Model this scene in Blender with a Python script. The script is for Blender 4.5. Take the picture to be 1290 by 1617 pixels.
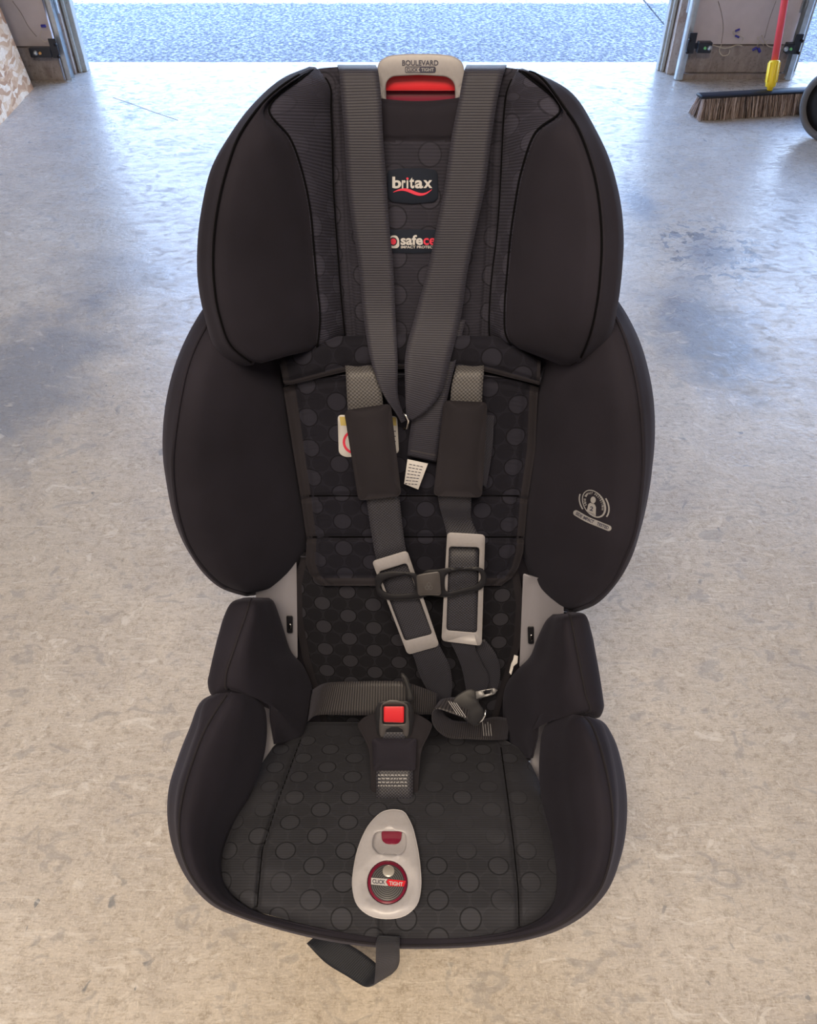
import bpy, bmesh, math, random
import numpy as np
from mathutils import Vector, Matrix
from mathutils.bvhtree import BVHTree
from mathutils.geometry import delaunay_2d_cdt
random.seed(7); rng = np.random.RandomState(7)
for o in list(bpy.data.objects): bpy.data.objects.remove(o)
C = bpy.context.scene.collection
R = math.radians
sc = bpy.context.scene

# ------------------------------------------------------------------ camera, world, sun, lamps, exposure
CAM = np.array([0.0, 0.0, 1.12]); FPX = 1250.0
cam = bpy.data.objects.new('camera', bpy.data.cameras.new('camera')); C.objects.link(cam)
cam.location = CAM; cam.rotation_euler = (R(45), 0, 0)
cam.data.sensor_fit = 'HORIZONTAL'; cam.data.sensor_width = 36; cam.data.lens = 36 * FPX / 1290
cam.data.clip_start = .02; cam.data.clip_end = 300
sc.camera = cam
sc.view_settings.view_transform = 'Standard'; sc.view_settings.look = 'None'
sc.view_settings.gamma = 1; sc.view_settings.use_curve_mapping = False
sc.view_settings.exposure = 1.0
world = bpy.data.worlds.new('sky'); sc.world = world; world.use_nodes = True
wn = world.node_tree; wn.nodes.clear()
wo = wn.nodes.new('ShaderNodeOutputWorld'); wb = wn.nodes.new('ShaderNodeBackground')
wr = wn.nodes.new('ShaderNodeValToRGB'); wt = wn.nodes.new('ShaderNodeTexCoord'); ws = wn.nodes.new('ShaderNodeSeparateXYZ')
wn.links.new(wt.outputs['Generated'], ws.inputs[0]); wn.links.new(ws.outputs['Z'], wr.inputs[0])
wr.color_ramp.elements[0].position = 0.0; wr.color_ramp.elements[0].color = (.66, .82, 1.0, 1)
wr.color_ramp.elements[1].position = 0.8; wr.color_ramp.elements[1].color = (.22, .44, 1.0, 1)
wn.links.new(wr.outputs[0], wb.inputs[0]); wn.links.new(wb.outputs[0], wo.inputs[0])
wb.inputs[1].default_value = 3.6

def lamp(name, kind, loc, rot, power, col, **kw):
    l = bpy.data.lights.new(name, kind); l.energy = power; l.color = col
    for k, v in kw.items(): setattr(l, k, v)
    o = bpy.data.objects.new(name, l); C.objects.link(o); o.location = loc; o.rotation_euler = rot
    return o
lamp('sun', 'SUN', (0, 0, 6), (R(14), 0, R(8)), 7.0, (1, .96, .9), angle=R(1.0))     # high sun, behind the house
lamp('garage_ceiling_light', 'AREA', (-.2, -.75, 2.6), (0, 0, 0), 46, (1, .82, .61), shape='RECTANGLE', size=1.3, size_y=.8)
lamp('doorway_portal', 'AREA', (0, 4.05, 1.2), (R(90), 0, 0), 1, (1, 1, 1), shape='RECTANGLE', size=2.6, size_y=2.3).data.cycles.is_portal = True

# ------------------------------------------------------------------ material helpers
def newmat(name):
    m = bpy.data.materials.new(name); m.use_nodes = True; nt = m.node_tree
    return m, nt, nt.nodes['Principled BSDF']
class NT:
    def __init__(s, nt): s.nt = nt
    def n(s, t, **kw):
        x = s.nt.nodes.new(t)
        for k, v in kw.items(): setattr(x, k, v)
        return x
    def l(s, a, b): s.nt.links.new(a, b)
    def math(s, op, a, b=None, c=None, clamp=False):
        x = s.n('ShaderNodeMath', operation=op); x.use_clamp = clamp
        for i, q in enumerate((a, b, c)):
            if q is None: continue
            if isinstance(q, (int, float)): x.inputs[i].default_value = q
            else: s.l(q, x.inputs[i])
        return x.outputs[0]
    def noise(s, vec, scale, detail=4, rough=.55, dist=0):
        x = s.n('ShaderNodeTexNoise'); x.inputs['Scale'].default_value = scale; x.inputs['Detail'].default_value = detail
        x.inputs['Roughness'].default_value = rough; x.inputs['Distortion'].default_value = dist
        if vec is not None: s.l(vec, x.inputs['Vector'])
        return x.outputs['Fac']
    def ramp(s, fac, stops):
        x = s.n('ShaderNodeValToRGB'); s.l(fac, x.inputs[0]); e = x.color_ramp.elements
        while len(e) < len(stops): e.new(.5)
        for i, (p, c) in enumerate(stops):
            e[i].position = p; e[i].color = (c, c, c, 1) if isinstance(c, (int, float)) else (*c, 1)
        return x.outputs[0]
    def mix(s, fac, a, b, mode='MIX'):
        x = s.n('ShaderNodeMix', data_type='RGBA', blend_type=mode)
        for k, q in ((0, fac), (6, a), (7, b)):
            if isinstance(q, (int, float)): x.inputs[k].default_value = q
            elif isinstance(q, tuple): x.inputs[k].default_value = (*q, 1)
            else: s.l(q, x.inputs[k])
        return x.outputs[2]
    def bump(s, h, strength=.3, dist=.001, nrm=None):
        x = s.n('ShaderNodeBump'); x.inputs['Strength'].default_value = strength; x.inputs['Distance'].default_value = dist
        s.l(h, x.inputs['Height'])
        if nrm is not None: s.l(nrm, x.inputs['Normal'])
        return x.outputs[0]
    def uv(s): return s.n('ShaderNodeTexCoord').outputs['UV']
    def obj(s): return s.n('ShaderNodeTexCoord').outputs['Object']
    def scale(s, vec, sc3):
        x = s.n('ShaderNodeMapping'); x.inputs['Scale'].default_value = sc3; s.l(vec, x.inputs[0]); return x.outputs[0]
def plain(name, col, rough=.5, metal=0, spec=.5, noise=.0, nscale=40, bump=0, sheen=0, coat=0):
    m, nt, b = newmat(name); t = NT(nt)
    b.inputs['Roughness'].default_value = rough; b.inputs['Metallic'].default_value = metal
    b.inputs['Specular IOR Level'].default_value = spec; b.inputs['Base Color'].default_value = (*col, 1)
    b.inputs['Coat Weight'].default_value = coat
    if sheen: b.inputs['Sheen Weight'].default_value = sheen; b.inputs['Sheen Roughness'].default_value = .5
    if noise or bump:
        f = t.noise(t.obj(), nscale)
        if noise:
            lo = tuple(c * (1 - noise) for c in col); hi = tuple(min(1, c * (1 + noise)) for c in col)
            t.l(t.ramp(f, [(.3, lo), (.7, hi)]), b.inputs['Base Color'])
        if bump: t.l(t.bump(f, bump, .002), b.inputs['Normal'])
    return m
SHEEN = (.62, .62, .85)
def fabric(name, col, dots=0.0, ribs=0.0, weave=.25, sheen=.06, hide=0.0, fill=1.0, web=1.0):
    m, nt, b = newmat(name); t = NT(nt)
    b.inputs['Roughness'].default_value = .85; b.inputs['Specular IOR Level'].default_value = .12
    b.inputs['Sheen Weight'].default_value = sheen; b.inputs['Sheen Roughness'].default_value = .45
    b.inputs['Sheen Tint'].default_value = (*SHEEN, 1)
    uv = t.uv(); sep = t.n('ShaderNodeSeparateXYZ'); t.l(uv, sep.inputs[0]); U, V = sep.outputs[0], sep.outputs[1]
    blot = t.noise(t.obj(), 9, 3)
    colr = t.ramp(blot, [(.25, tuple(c * .8 for c in col)), (.75, tuple(c * 1.25 for c in col))])
    h = t.math('MULTIPLY', t.noise(t.scale(uv, (1, 1, 1)), 1500, 2), weave)
    if ribs:
        w = t.math('SINE', t.math('MULTIPLY', V, 2 * math.pi / .0031))
        h = t.math('ADD', h, t.math('MULTIPLY', w, ribs * .35))
        colr = t.mix(t.math('MULTIPLY_ADD', w, .12 * min(2, ribs + .3), .12 * min(2, ribs + .3)), colr, tuple(c * 2.6 for c in col))
    if dots:
        DX, DY, r = .0325, .0375, .0103
        ds = []; d2 = []
        def cell(ou, ov):
            a = t.math('SUBTRACT', t.math('PINGPONG', t.math('ADD', U, 10 + ou), DX), 0.0)
            bb = t.math('PINGPONG', t.math('ADD', V, 10 + ov), DY / 2)
            return t.math('SQRT', t.math('ADD', t.math('MULTIPLY', a, a), t.math('MULTIPLY', bb, bb)))
        d = t.math('MINIMUM', cell(0, 0), cell(DX, DY / 2))
        dk = t.math('MINIMUM', t.math('MINIMUM', cell(DX * 2 / 3, 0), cell(-DX * 2 / 3, 0)), t.math('MINIMUM', cell(DX / 3, DY / 2), cell(-DX / 3, DY / 2)))
        ins = t.math('LESS_THAN', d, r)
        ring = t.math('LESS_THAN', t.math('ABSOLUTE', t.math('SUBTRACT', d, r + .0004)), .0008)
        dkr = t.math('MULTIPLY', t.math('LESS_THAN', t.math('ABSOLUTE', t.math('SUBTRACT', dk, r)), .0003), t.math('GREATER_THAN', d, r + .0012))
        dki = t.math('MULTIPLY', t.math('LESS_THAN', dk, r), t.math('GREATER_THAN', d, r))
        fade = t.ramp(t.noise(t.obj(), 7, 1), [(.38, 1 - hide), (.5, 1.0)])
        colr = t.mix(t.math('MULTIPLY', t.math('MULTIPLY', dki, .45 * dots * web), fade), colr, tuple(c * .45 for c in col))
        colr = t.mix(t.math('MULTIPLY', t.math('MULTIPLY', ins, .75 * dots * fill), fade), colr, tuple(c * 2.1 + .004 for c in col))
        colr = t.mix(t.math('MULTIPLY', t.math('MULTIPLY', dkr, .3 * dots * web), fade), colr, tuple(c * 2.2 + .003 for c in col))
        colr = t.mix(t.math('MULTIPLY', t.math('MULTIPLY', ring, .8 * dots), fade), colr, tuple(c * .3 for c in col))
        h = t.math('ADD', h, t.math('MULTIPLY', ring, -1.2 * dots)); h = t.math('ADD', h, t.math('MULTIPLY', ins, .35 * dots))
    t.l(colr, b.inputs['Base Color'])
    t.l(t.bump(h, .5, .0006), b.inputs['Normal'])
    return m
def webbing(name, col, hi, px=.0022, py=.0022, mesh=1.0, rough=.55):
    m, nt, b = newmat(name); t = NT(nt)
    b.inputs['Roughness'].default_value = rough; b.inputs['Specular IOR Level'].default_value = .4
    b.inputs['Sheen Weight'].default_value = .08; b.inputs['Sheen Tint'].default_value = (*SHEEN, 1)
    uv = t.uv(); sep = t.n('ShaderNodeSeparateXYZ'); t.l(uv, sep.inputs[0]); U, V = sep.outputs[0], sep.outputs[1]
    a = t.math('SINE', t.math('MULTIPLY', U, 2 * math.pi / px)); c = t.math('SINE', t.math('MULTIPLY', V, 2 * math.pi / py))
    p = t.math('MULTIPLY', a, c) if mesh == 1 else (t.math('SINE', t.math('MULTIPLY', V, 2 * math.pi / px)) if mesh == 2 else t.math('SINE', t.math('MULTIPLY', V, 2 * math.pi / py)))
    f = t.math('MULTIPLY_ADD', p, .5, .5)
    f = t.math('MULTIPLY', f, t.ramp(t.noise(uv, 900, 2), [(.2, .6), (.8, 1.0)]))
    t.l(t.mix(f, col, hi), b.inputs['Base Color'])
    t.l(t.bump(f, .5, .0006), b.inputs['Normal'])
    return m

M = {}
K = (.0180, .0164, .0238)
CREASE = plain('seam_thread_crease_shade', (.004, .004, .005), 1, spec=.05)  # seam lines in near-black, painting in the shade of the creases
M['knit'] = fabric('smooth_knit_fabric', K, weave=.25)
M['knit_tan'] = fabric('edge_binding_fabric', (.019, .0172, .0215), weave=.3, sheen=.06)
M['dots'] = fabric('dotted_jacquard_fabric', (.0145, .0145, .0195), dots=1.0, weave=.4)
M['dots_soft'] = fabric('dotted_ribbed_fabric', (.024, .0235, .034), fill=.5, web=.4, dots=.7, ribs=.7, weave=.3, hide=.6)
M['dots_seat'] = fabric('dotted_seat_fabric', (.029, .030, .037), dots=.95, ribs=.5, weave=.35, hide=.85, fill=.30, web=.45)
M['quilt'] = fabric('quilted_back_fabric', (.0115, .0115, .018), fill=.8, dots=.8, weave=.4, hide=.5)
M['ribbed'] = fabric('ribbed_wing_fabric', (.026, .0255, .038), dots=.6, ribs=1.6, weave=.3, hide=.7)
M['tether'] = webbing('tether_webbing', (.018, .018, .029), (.033, .032, .048), .1, .0024, 0, .6)
M['adj'] = webbing('adjuster_webbing', (.006, .008, .014), (.012, .014, .022), .1, .0024, 0, .7)
M['web'] = webbing('harness_webbing', (.006, .007, .013), (.066, .065, .082), .0038, .0038)
M['webgrey'] = webbing('grey_mesh_webbing', (.025, .024, .028), (.15, .145, .15), .004, .004)
M['webrib'] = webbing('ribbed_lap_webbing', (.012, .012, .016), (.060, .055, .060), .0034, .05, 2)
M['grey'] = plain('grey_plastic', (.29, .28, .30), .42, spec=.5, noise=.04, nscale=300, bump=.02)
M['greyl'] = plain('light_grey_plastic', (.42, .41, .44), .38, spec=.5, noise=.03, nscale=300)
M['shell'] = plain('shell_plastic', (.27, .265, .31), .3, spec=.5)
M['black'] = plain('black_plastic', (.010, .010, .014), .5, spec=.35)
M['blackm'] = plain('satin_black_plastic', (.06, .055, .058), .38, spec=.5)
M['red'] = plain('red_plastic', (.62, .02, .03), .35)
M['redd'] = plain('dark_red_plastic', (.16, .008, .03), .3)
M['redt'] = plain('red_print', (.62, .03, .07), .6)
M['chrome'] = plain('chrome_metal', (.7, .7, .7), .2, 1)
M['steel'] = plain('steel_tongue', (.16, .16, .17), .45, .6)
M['stud'] = plain('silver_stud', (.55, .52, .48), .35, .5)
M['disc'] = plain('dark_grey_disc', (.10, .10, .105), .45)
M['white'] = plain('white_label', (.50, .49, .50), .6)
M['print'] = plain('light_grey_print', (.30, .30, .32), .6)
M['yellow'] = plain('yellow_label', (.45, .36, .12), .6)
M['ink'] = plain('dark_ink', (.03, .03, .06), .6)
M['patch'] = fabric('woven_patch', (.014, .018, .030), weave=.3)

# ------------------------------------------------------------------ geometry helpers
def unit(v): return v / (np.linalg.norm(v, axis=-1, keepdims=True) + 1e-12)
s2 = math.sqrt(.5)
FW = np.array([0, s2, -s2]); DN = np.array([0, -s2, -s2]); RT = np.array([1., 0, 0])
def ray(u, v): return FW + RT * ((u - 645) / FPX) + DN * ((v - 808.5) / FPX)
def P(u, v, D): return CAM + ray(u, v) * D
PSI = R(2.5); RE = R(15)
BN = np.array([-math.sin(PSI) * math.cos(RE), -math.cos(PSI) * math.cos(RE), math.sin(RE)])   # backrest plane, leaning 15 degrees
B0 = np.array([.01, .757, .782])
def DB(u, v, h=0): r = ray(u, v); return (np.dot(BN, B0 - CAM) + h) / np.dot(BN, r)
def PB(u, v, h=0): return P(u, v, DB(u, v, h))          # point h in front of the backrest plane
prof = [(.60, .125), (.58, .14), (.53, .165), (.48, .19), (.43, .215), (.38, .232), (.33, .245), (.29, .25), (.268, .242), (.258, .228), (.262, .21)]
pv, pd = [], []
for y, z in prof[:-1]:
    d = (y + 1.12 - z) * s2; t = 1 - y / (d * s2); pv.append(808.5 + FPX * t); pd.append(d)
parc = np.concatenate([[0], np.cumsum([math.dist(prof[i], prof[i + 1]) for i in range(len(pv) - 1)])])
BUP = np.array([0, math.sin(RE), math.cos(RE)])
def DP(v): return float(np.interp(v, pv, pd))
def PP(u, v, h=0): return P(u, v, DP(v) - h)             # point on the seat pan profile
def PF(u, v): r = ray(u, v); return P(u, v, -CAM[2] / r[2])
def PY(u, v, y): r = ray(u, v); return P(u, v, y / r[1])

def herm(A, m, closed=False):
    """interpolate control array A[n,...,3] along axis 0, m steps per span"""
    A = np.asarray(A, float); n = len(A)
    if closed: idx = lambda i: i % n
    else: idx = lambda i: min(max(i, 0), n - 1)
    flat = A.reshape(n, -1, 3)
    spans = n if closed else n - 1
    L = np.array([np.linalg.norm(flat[idx(i + 1)] - flat[idx(i)], axis=1).mean() + 1e-6 for i in range(spans)])
    def slope(i): return (flat[idx(i + 1)] - flat[idx(i)]) / L[i % spans]
    T = []
    for i in range(n):
        if closed: a, b, la, lb = slope((i - 1) % n), slope(i), L[(i - 1) % n], L[i]
        elif i == 0: T.append(slope(0)); continue
        elif i == n - 1: T.append(slope(n - 2)); continue
        else: a, b, la, lb = slope(i - 1), slope(i), L[i - 1], L[i]
        T.append((a * lb + b * la) / (la + lb))
    out = []
    for i in range(spans):
        p0, p1, t0, t1 = flat[i], flat[idx(i + 1)], T[i] * L[i], T[idx(i + 1)] * L[i]
        for k in range(m):
            s = k / m; s2_, s3 = s * s, s ** 3
            out.append((2 * s3 - 3 * s2_ + 1) * p0 + (s3 - 2 * s2_ + s) * t0 + (-2 * s3 + 3 * s2_) * p1 + (s3 - s2_) * t1)
    if not closed: out.append(flat[-1])
    return np.array(out).reshape((len(out),) + A.shape[1:])

ROOT = np.array([0, .5, 0.])
def link(name, verts, faces, mats, parent=None, mi=None, uvs=None, smooth=True, origin=None):
    verts = np.asarray(verts, float)
    org = np.zeros(3) if origin is None else np.asarray(origin, float)
    me = bpy.data.meshes.new(name); me.from_pydata((verts - org).tolist(), [], [tuple(int(i) for i in f) for f in faces])
    if not isinstance(mats, (list, tuple)): mats = [mats]
    for m in mats: me.materials.append(m)
    if mi is not None: me.polygons.foreach_set('material_index', np.asarray(mi, dtype=np.int32))
    me.polygons.foreach_set('use_smooth', [smooth] * len(me.polygons))
    if uvs is not None:
        ul = me.uv_layers.new(name='UVMap'); vi = np.zeros(len(me.loops), dtype=np.int32); me.loops.foreach_get('vertex_index', vi)
        ul.data.foreach_set('uv', np.asarray(uvs)[vi].ravel())
    me.update()
    o = bpy.data.objects.new(name, me); C.objects.link(o)
    if parent is not None: o.parent = parent
    if parent is None: o.location = org
    return o
def tag(o, label=None, cat=None, group=None, kind=None):
    for k, v in (('label', label), ('category', cat), ('group', group), ('kind', kind)):
        if v: o[k] = v
    return o
def thing(name, loc, label, cat, group=None):
    o = bpy.data.objects.new(name, None); C.objects.link(o); o.location = loc; o.empty_display_size = .1
    return tag(o, label, cat, group)
seat = thing('car_seat', (0, .5, 0), 'black child car seat with winged headrest and grey plastic trim on the garage floor', 'car seat')
def part(name, verts, faces, mats, parent=None, **kw):
    return link(name, verts, faces, mats, parent or seat, origin=ROOT, **kw)

def grid_arrays(G, closed=False, cap=True):
    r, c, _ = G.shape; V = G.reshape(-1, 3); F = []; col = []
    for i in range(r - 1):
        for j in range(c if closed else c - 1):
            j2 = (j + 1) % c
            F.append((i * c + j, i * c + j2, (i + 1) * c + j2, (i + 1) * c + j)); col.append(j)
    if closed and cap:
        F.append(tuple(range(c))[::-1]); col.append(0); F.append(tuple((r - 1) * c + j for j in range(c))); col.append(0)
    du = np.linalg.norm(np.diff(G, axis=1), axis=2); dv = np.linalg.norm(np.diff(G, axis=0), axis=2)
    mid = r // 2
    uu = np.concatenate([[0], np.cumsum(du[mid])]); k0 = c // 2 if not closed else c // 6
    vv = np.concatenate([[0], np.cumsum(dv[:, k0])])
    if not closed: uu = uu - uu[c // 2]
    UV = np.stack(np.meshgrid(uu, vv), axis=-1).reshape(-1, 2)
    return V, F, col, UV
def gnormals(G):
    a = np.gradient(G, axis=0); b = np.gradient(G, axis=1); return unit(np.cross(a, b))
BODY = {}
def remember(key, V, F): BODY[key] = (np.array(V), list(F))

def sweep(name, path, rad, mat, parent=None, seg=8, squash=None, linkf=part, **kw):
    path = np.asarray(path, float); n = len(path)
    t = unit(np.gradient(path, axis=0)); V = []; F = []
    up = np.array([0, .1, 1.]); prev = None
    for i in range(n):
        a = np.cross(t[i], up if prev is None else prev)
        if np.linalg.norm(a) < 1e-3: a = np.cross(t[i], np.array([1., 0, 0]))
        a = unit(a); b = unit(np.cross(a, t[i])); prev = b
        rr = rad[i] if hasattr(rad, '__len__') else rad
        for k in range(seg):
            q = 2 * math.pi * k / seg; V.append(path[i] + a * math.cos(q) * rr + b * math.sin(q) * rr)
    for i in range(n - 1):
        for k in range(seg):
            k2 = (k + 1) % seg; F.append((i * seg + k, i * seg + k2, (i + 1) * seg + k2, (i + 1) * seg + k))
    F.append(tuple(range(seg))[::-1]); F.append(tuple((n - 1) * seg + k for k in range(seg)))
    if name is None: return V, F
    return linkf(name, V, F, mat, parent, **kw)

def loft(name, ctrl, mats, su=6, sv=6, colmat=None, grooves=(), gd=.0016, parent=None, key=None, seam=None, seam_r=.0011, seam_name='piping', seam_mat=None, seam_range=(0, 1)):
    """closed-section body: ctrl[stations][cols] -> smooth; grooves = control columns pressed in as a seam"""
    A = herm(np.array(ctrl), su); A = herm(A.transpose(1, 0, 2), sv, closed=True).transpose(1, 0, 2)
    Nn = gnormals(A)
    cen = A.mean(axis=1, keepdims=True)
    sign = np.sign(((A - cen) * Nn).sum(axis=2).mean())
    Nn = Nn * sign
    A0 = A.copy()
    for g in grooves:
        j = g * sv; A[:, j] -= Nn[:, j] * gd
    V, F, col, UV = grid_arrays(A, True)
    mi = [0] * len(F)
    if colmat: mi = [colmat(cj / sv) for cj in col]
    o = part(name, V, F, mats, parent, mi=mi, uvs=UV)
    if key: remember(key, V, F)
    for seam in ([] if seam is None else seam if isinstance(seam, (list, tuple)) else [seam]):
        j = seam * sv; n = len(A); a, b = int(seam_range[0] * (n - 1)), int(seam_range[1] * (n - 1)) + 1
        sweep(seam_name, A0[a:b, j] + Nn[a:b, j] * seam_r * .3, seam_r, seam_mat or M['knit_tan'], o)
    return o

def panel(name, uf, vf, hf, mats, ns=40, nt=60, base=PB, thick=.012, matf=None, parent=None, key=None, rim=.004):
    """padded panel between outlines: uf(s,t), vf(s,t) pixels of the photograph, hf(s,t) height over the base surface"""
    S = np.linspace(0, 1, ns); T = np.linspace(0, 1, nt)
    G = np.array([[base(uf(s, t), vf(s, t), hf(s, t)) for s in S] for t in T])
    N = gnormals(G); sg = np.sign((N * (CAM - G)).sum(axis=2).mean()); N = N * sg
    r, c, _ = G.shape
    V, F, col, UV = grid_arrays(G)
    V = list(V)
    if base is PB: UV = [(p[0] - .01, float(np.dot(p - B0, BUP))) for p in V]
    elif base is PP: UV = [(p[0] - .02, -float(np.interp(vf(S[k % c], T[k // c]), pv, parc)) + .004) for k, p in enumerate(V)]
    UV = list(UV)
    mi = [matf(S[f[0] % c], T[f[0] // c]) for f in F] if matf else [0] * len(F)
    loop = [(0, j) for j in range(c)] + [(i, c - 1) for i in range(1, r)] + [(r - 1, j) for j in range(c - 2, -1, -1)] + [(i, 0) for i in range(r - 2, 0, -1)]
    ids = [i * c + j for i, j in loop]; cen = G.reshape(-1, 3).mean(axis=0); prev = ids
    for dep, ins in ((rim, -.0008), (thick, .0)):
        cur = []
        for (i, j), q in zip(loop, ids):
            away = unit(G[i, j] - cen); away = unit(away - N[i, j] * np.dot(away, N[i, j]))
            cur.append(len(V)); V.append(G[i, j] - N[i, j] * dep + away * (-ins)); UV.append(UV[q])
        L = len(loop)
        for k in range(L):
            k2 = (k + 1) % L; F.append((prev[k], prev[k2], cur[k2], cur[k])); mi.append(mi[0] if matf is None else 0)
        prev = cur
    o = part(name, V, F, mats, parent, mi=mi, uvs=UV)
    if key: remember(key, G.reshape(-1, 3), grid_arrays(G)[1])
    return o

def ribbon(name, rows, mat, m=6, thick=.0014, parent=None, key=None, nc=7, sag=0.0, loopkeep=False):
    """flat webbing: rows = [(left point, right point), ...]"""
    A = herm(np.array([[l, r] for l, r in rows]), m)
    n = len(A); W = np.linspace(0, 1, nc)
    G = np.array([[a[0] * (1 - w) + a[1] * w for w in W] for a in A])
    N = gnormals(G)
    if sag: G = G + N * (np.sin(W * math.pi) * sag)[None, :, None]
    V, F, col, UV = grid_arrays(G)
    k = len(V); V2 = V - N.reshape(-1, 3) * thick
    F2 = [tuple(i + k for i in f)[::-1] for f in F]
    c = nc; loop = [j for j in range(c)] + [i * c + c - 1 for i in range(1, n)] + [(n - 1) * c + j for j in range(c - 2, -1, -1)] + [i * c for i in range(n - 2, 0, -1)]
    F3 = [(loop[(q + 1) % len(loop)], loop[q], loop[q] + k, loop[(q + 1) % len(loop)] + k) for q in range(len(loop))]
    o = part(name, np.vstack([V, V2]), F + F2 + F3, mat, parent, uvs=np.vstack([UV, UV]))
    if key: remember(key, V, F)
    return o

def resample(pts, n, closed=True):
    pts = np.array(pts, float); q = np.vstack([pts, pts[:1]]) if closed else pts
    L = np.concatenate([[0], np.cumsum(np.linalg.norm(np.diff(q, axis=0), axis=1))])
    t = np.linspace(0, L[-1], n, endpoint=not closed)
    return np.stack([np.interp(t, L, q[:, k]) for k in range(q.shape[1])], axis=1)
def smooth2d(pts, m=6, closed=True):
    p = np.array([(a, b, 0) for a, b in pts], float)
    return herm(p[:, None, :], m, closed)[:, 0, :2]
def rounded(pts, r, k=5):
    """round the corners of a polygon (pixels)"""
    out = []; n = len(pts); p = [np.array(q, float) for q in pts]
    for i in range(n):
        a, b, c = p[i - 1], p[i], p[(i + 1) % n]
        ra = min(r, np.linalg.norm(a - b) * .48, np.linalg.norm(c - b) * .48)
        s, e = b + unit(a - b) * ra, b + unit(c - b) * ra
        for q in range(k + 1):
            t = q / k; out.append(((1 - t) ** 2) * s + 2 * t * (1 - t) * b + t * t * e)
    return np.array(out)
def inside(pt, poly):
    x, y = pt; c = False; n = len(poly); j = n - 1
    for i in range(n):
        xi, yi = poly[i]; xj, yj = poly[j]
        if (yi > y) != (yj > y) and x < (xj - xi) * (y - yi) / (yj - yi + 1e-12) + xi: c = not c
        j = i
    return c
def offset_poly(poly, d):
    """move a closed pixel outline inwards by d"""
    poly = np.array(poly); t = unit(np.roll(poly, -1, 0) - np.roll(poly, 1, 0)); nrm = np.stack([-t[:, 1], t[:, 0]], 1)
    area = .5 * np.sum(poly[:, 0] * np.roll(poly[:, 1], -1) - np.roll(poly[:, 0], -1) * poly[:, 1])
    return poly + nrm * d * (1 if area > 0 else -1)
def plate(name, outer, holes, base, h, thick, mat, parent=None, bev=1.6, domef=None, key=None, uvs=False, grid=0, mi=None):
    """solid plate with holes cut by its outline in photograph pixels; rounded edge; front height h"""
    outs = [np.array(outer)] + [np.array(x) for x in holes]
    pts = []; edges = []; fh = []
    def hh(u, v): return (h(u, v) if callable(h) else h) + (domef(u, v) if domef else 0)
    bevh = min(.0012, thick * .4)
    rings = []
    for li, poly in enumerate(outs):
        n0 = len(pts)
        for q in poly: pts.append(q); fh.append(-bevh)
        n = len(poly); edges += [(n0 + i, n0 + (i + 1) % n) for i in range(n)]; rings.append((n0, n))
        for off, dz in ((bev * .4, -bevh * .35), (bev, 0)):
            for q in offset_poly(poly, off if li == 0 else -off):
                pts.append(q); fh.append(dz)
    if grid:
        a = np.array(outer); u0, v0 = a.min(0); u1, v1 = a.max(0)
        for gu in np.arange(u0 + grid / 2, u1, grid):
            for gv in np.arange(v0 + grid / 2, v1, grid):
                q = (gu, gv)
                if inside(q, offset_poly(outer, bev * 1.3)) and not any(inside(q, offset_poly(x, -bev * 1.3)) for x in holes): pts.append(np.array(q)); fh.append(0)
    vs, es, fs, ov, oe, of = delaunay_2d_cdt([Vector((float(a), float(b))) for a, b in pts], edges, [], 0, 1e-5)
    hv = []
    for k, vv in enumerate(vs): hv.append(min([fh[i] for i in ov[k]]) if ov[k] else 0)
    F = []
    for f in fs:
        c = np.mean([[vs[i].x, vs[i].y] for i in f], axis=0)
        if inside(c, outer) and not any(inside(c, x) for x in holes): F.append(tuple(f))
    V = [base(v.x, v.y, hh(v.x, v.y) + hv[k]) for k, v in enumerate(vs)]
    inv = {}
    for k, lst in enumerate(ov):
        for i in lst: inv[i] = k
    nf = len(F)
    for n0, n in rings:
        bk = []
        for i in range(n):
            v = vs[inv[n0 + i]]; bk.append(len(V)); V.append(base(v.x, v.y, hh(v.x, v.y) - thick))
        for i in range(n):
            j = (i + 1) % n; F.append((inv[n0 + i], inv[n0 + j], bk[j], bk[i]))
    UV = [(v.x * .0007, -v.y * .0007) for v in vs] + [(0, 0)] * (len(V) - len(vs))
    o = part(name, V, F, mat, parent, uvs=UV)
    if key: remember(key, V, F[:nf])
    return o
def ellipse(cx, cy, rx, ry, n=32, rot=0, a0=0, a1=360):
    out = []
    for i in range(n):
        a = R(a0 + (a1 - a0) * i / (n if abs(a1 - a0) >= 360 else n - 1)); x, y = rx * math.cos(a), ry * math.sin(a)
        out.append((cx + x * math.cos(rot) - y * math.sin(rot), cy + x * math.sin(rot) + y * math.cos(rot)))
    return np.array(out)

def bvh(*keys):
    V = []; F = []
    for k in keys:
        v, f = BODY[k]; n = len(V); V += [Vector(q) for q in v]; F += [tuple(int(i) + n for i in g) for g in f]
    return BVHTree.FromPolygons(V, F)
def drape(tree, off=.0008):
    def f(u, v, h=0):
        d = Vector(ray(u, v)).normalized(); loc, nor, i, dist = tree.ray_cast(Vector(CAM), d)
        if loc is None: return PB(u, v, .01)
        return np.array(loc - d * (off + h))
    return f
def text2d(s, bold=0.0):
    cu = bpy.data.curves.new('t', 'FONT'); cu.body = s; cu.size = 1; cu.offset = bold; cu.resolution_u = 4
    o = bpy.data.objects.new('t', cu); C.objects.link(o); bpy.context.view_layer.update()
    me = bpy.data.meshes.new_from_object(o.evaluated_get(bpy.context.evaluated_depsgraph_get()))
    V = np.array([v.co[:2] for v in me.vertices]).reshape(-1, 2); F = [tuple(p.vertices) for p in me.polygons]
    bpy.data.objects.remove(o); bpy.data.curves.remove(cu); bpy.data.meshes.remove(me)
    return V, F
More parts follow.
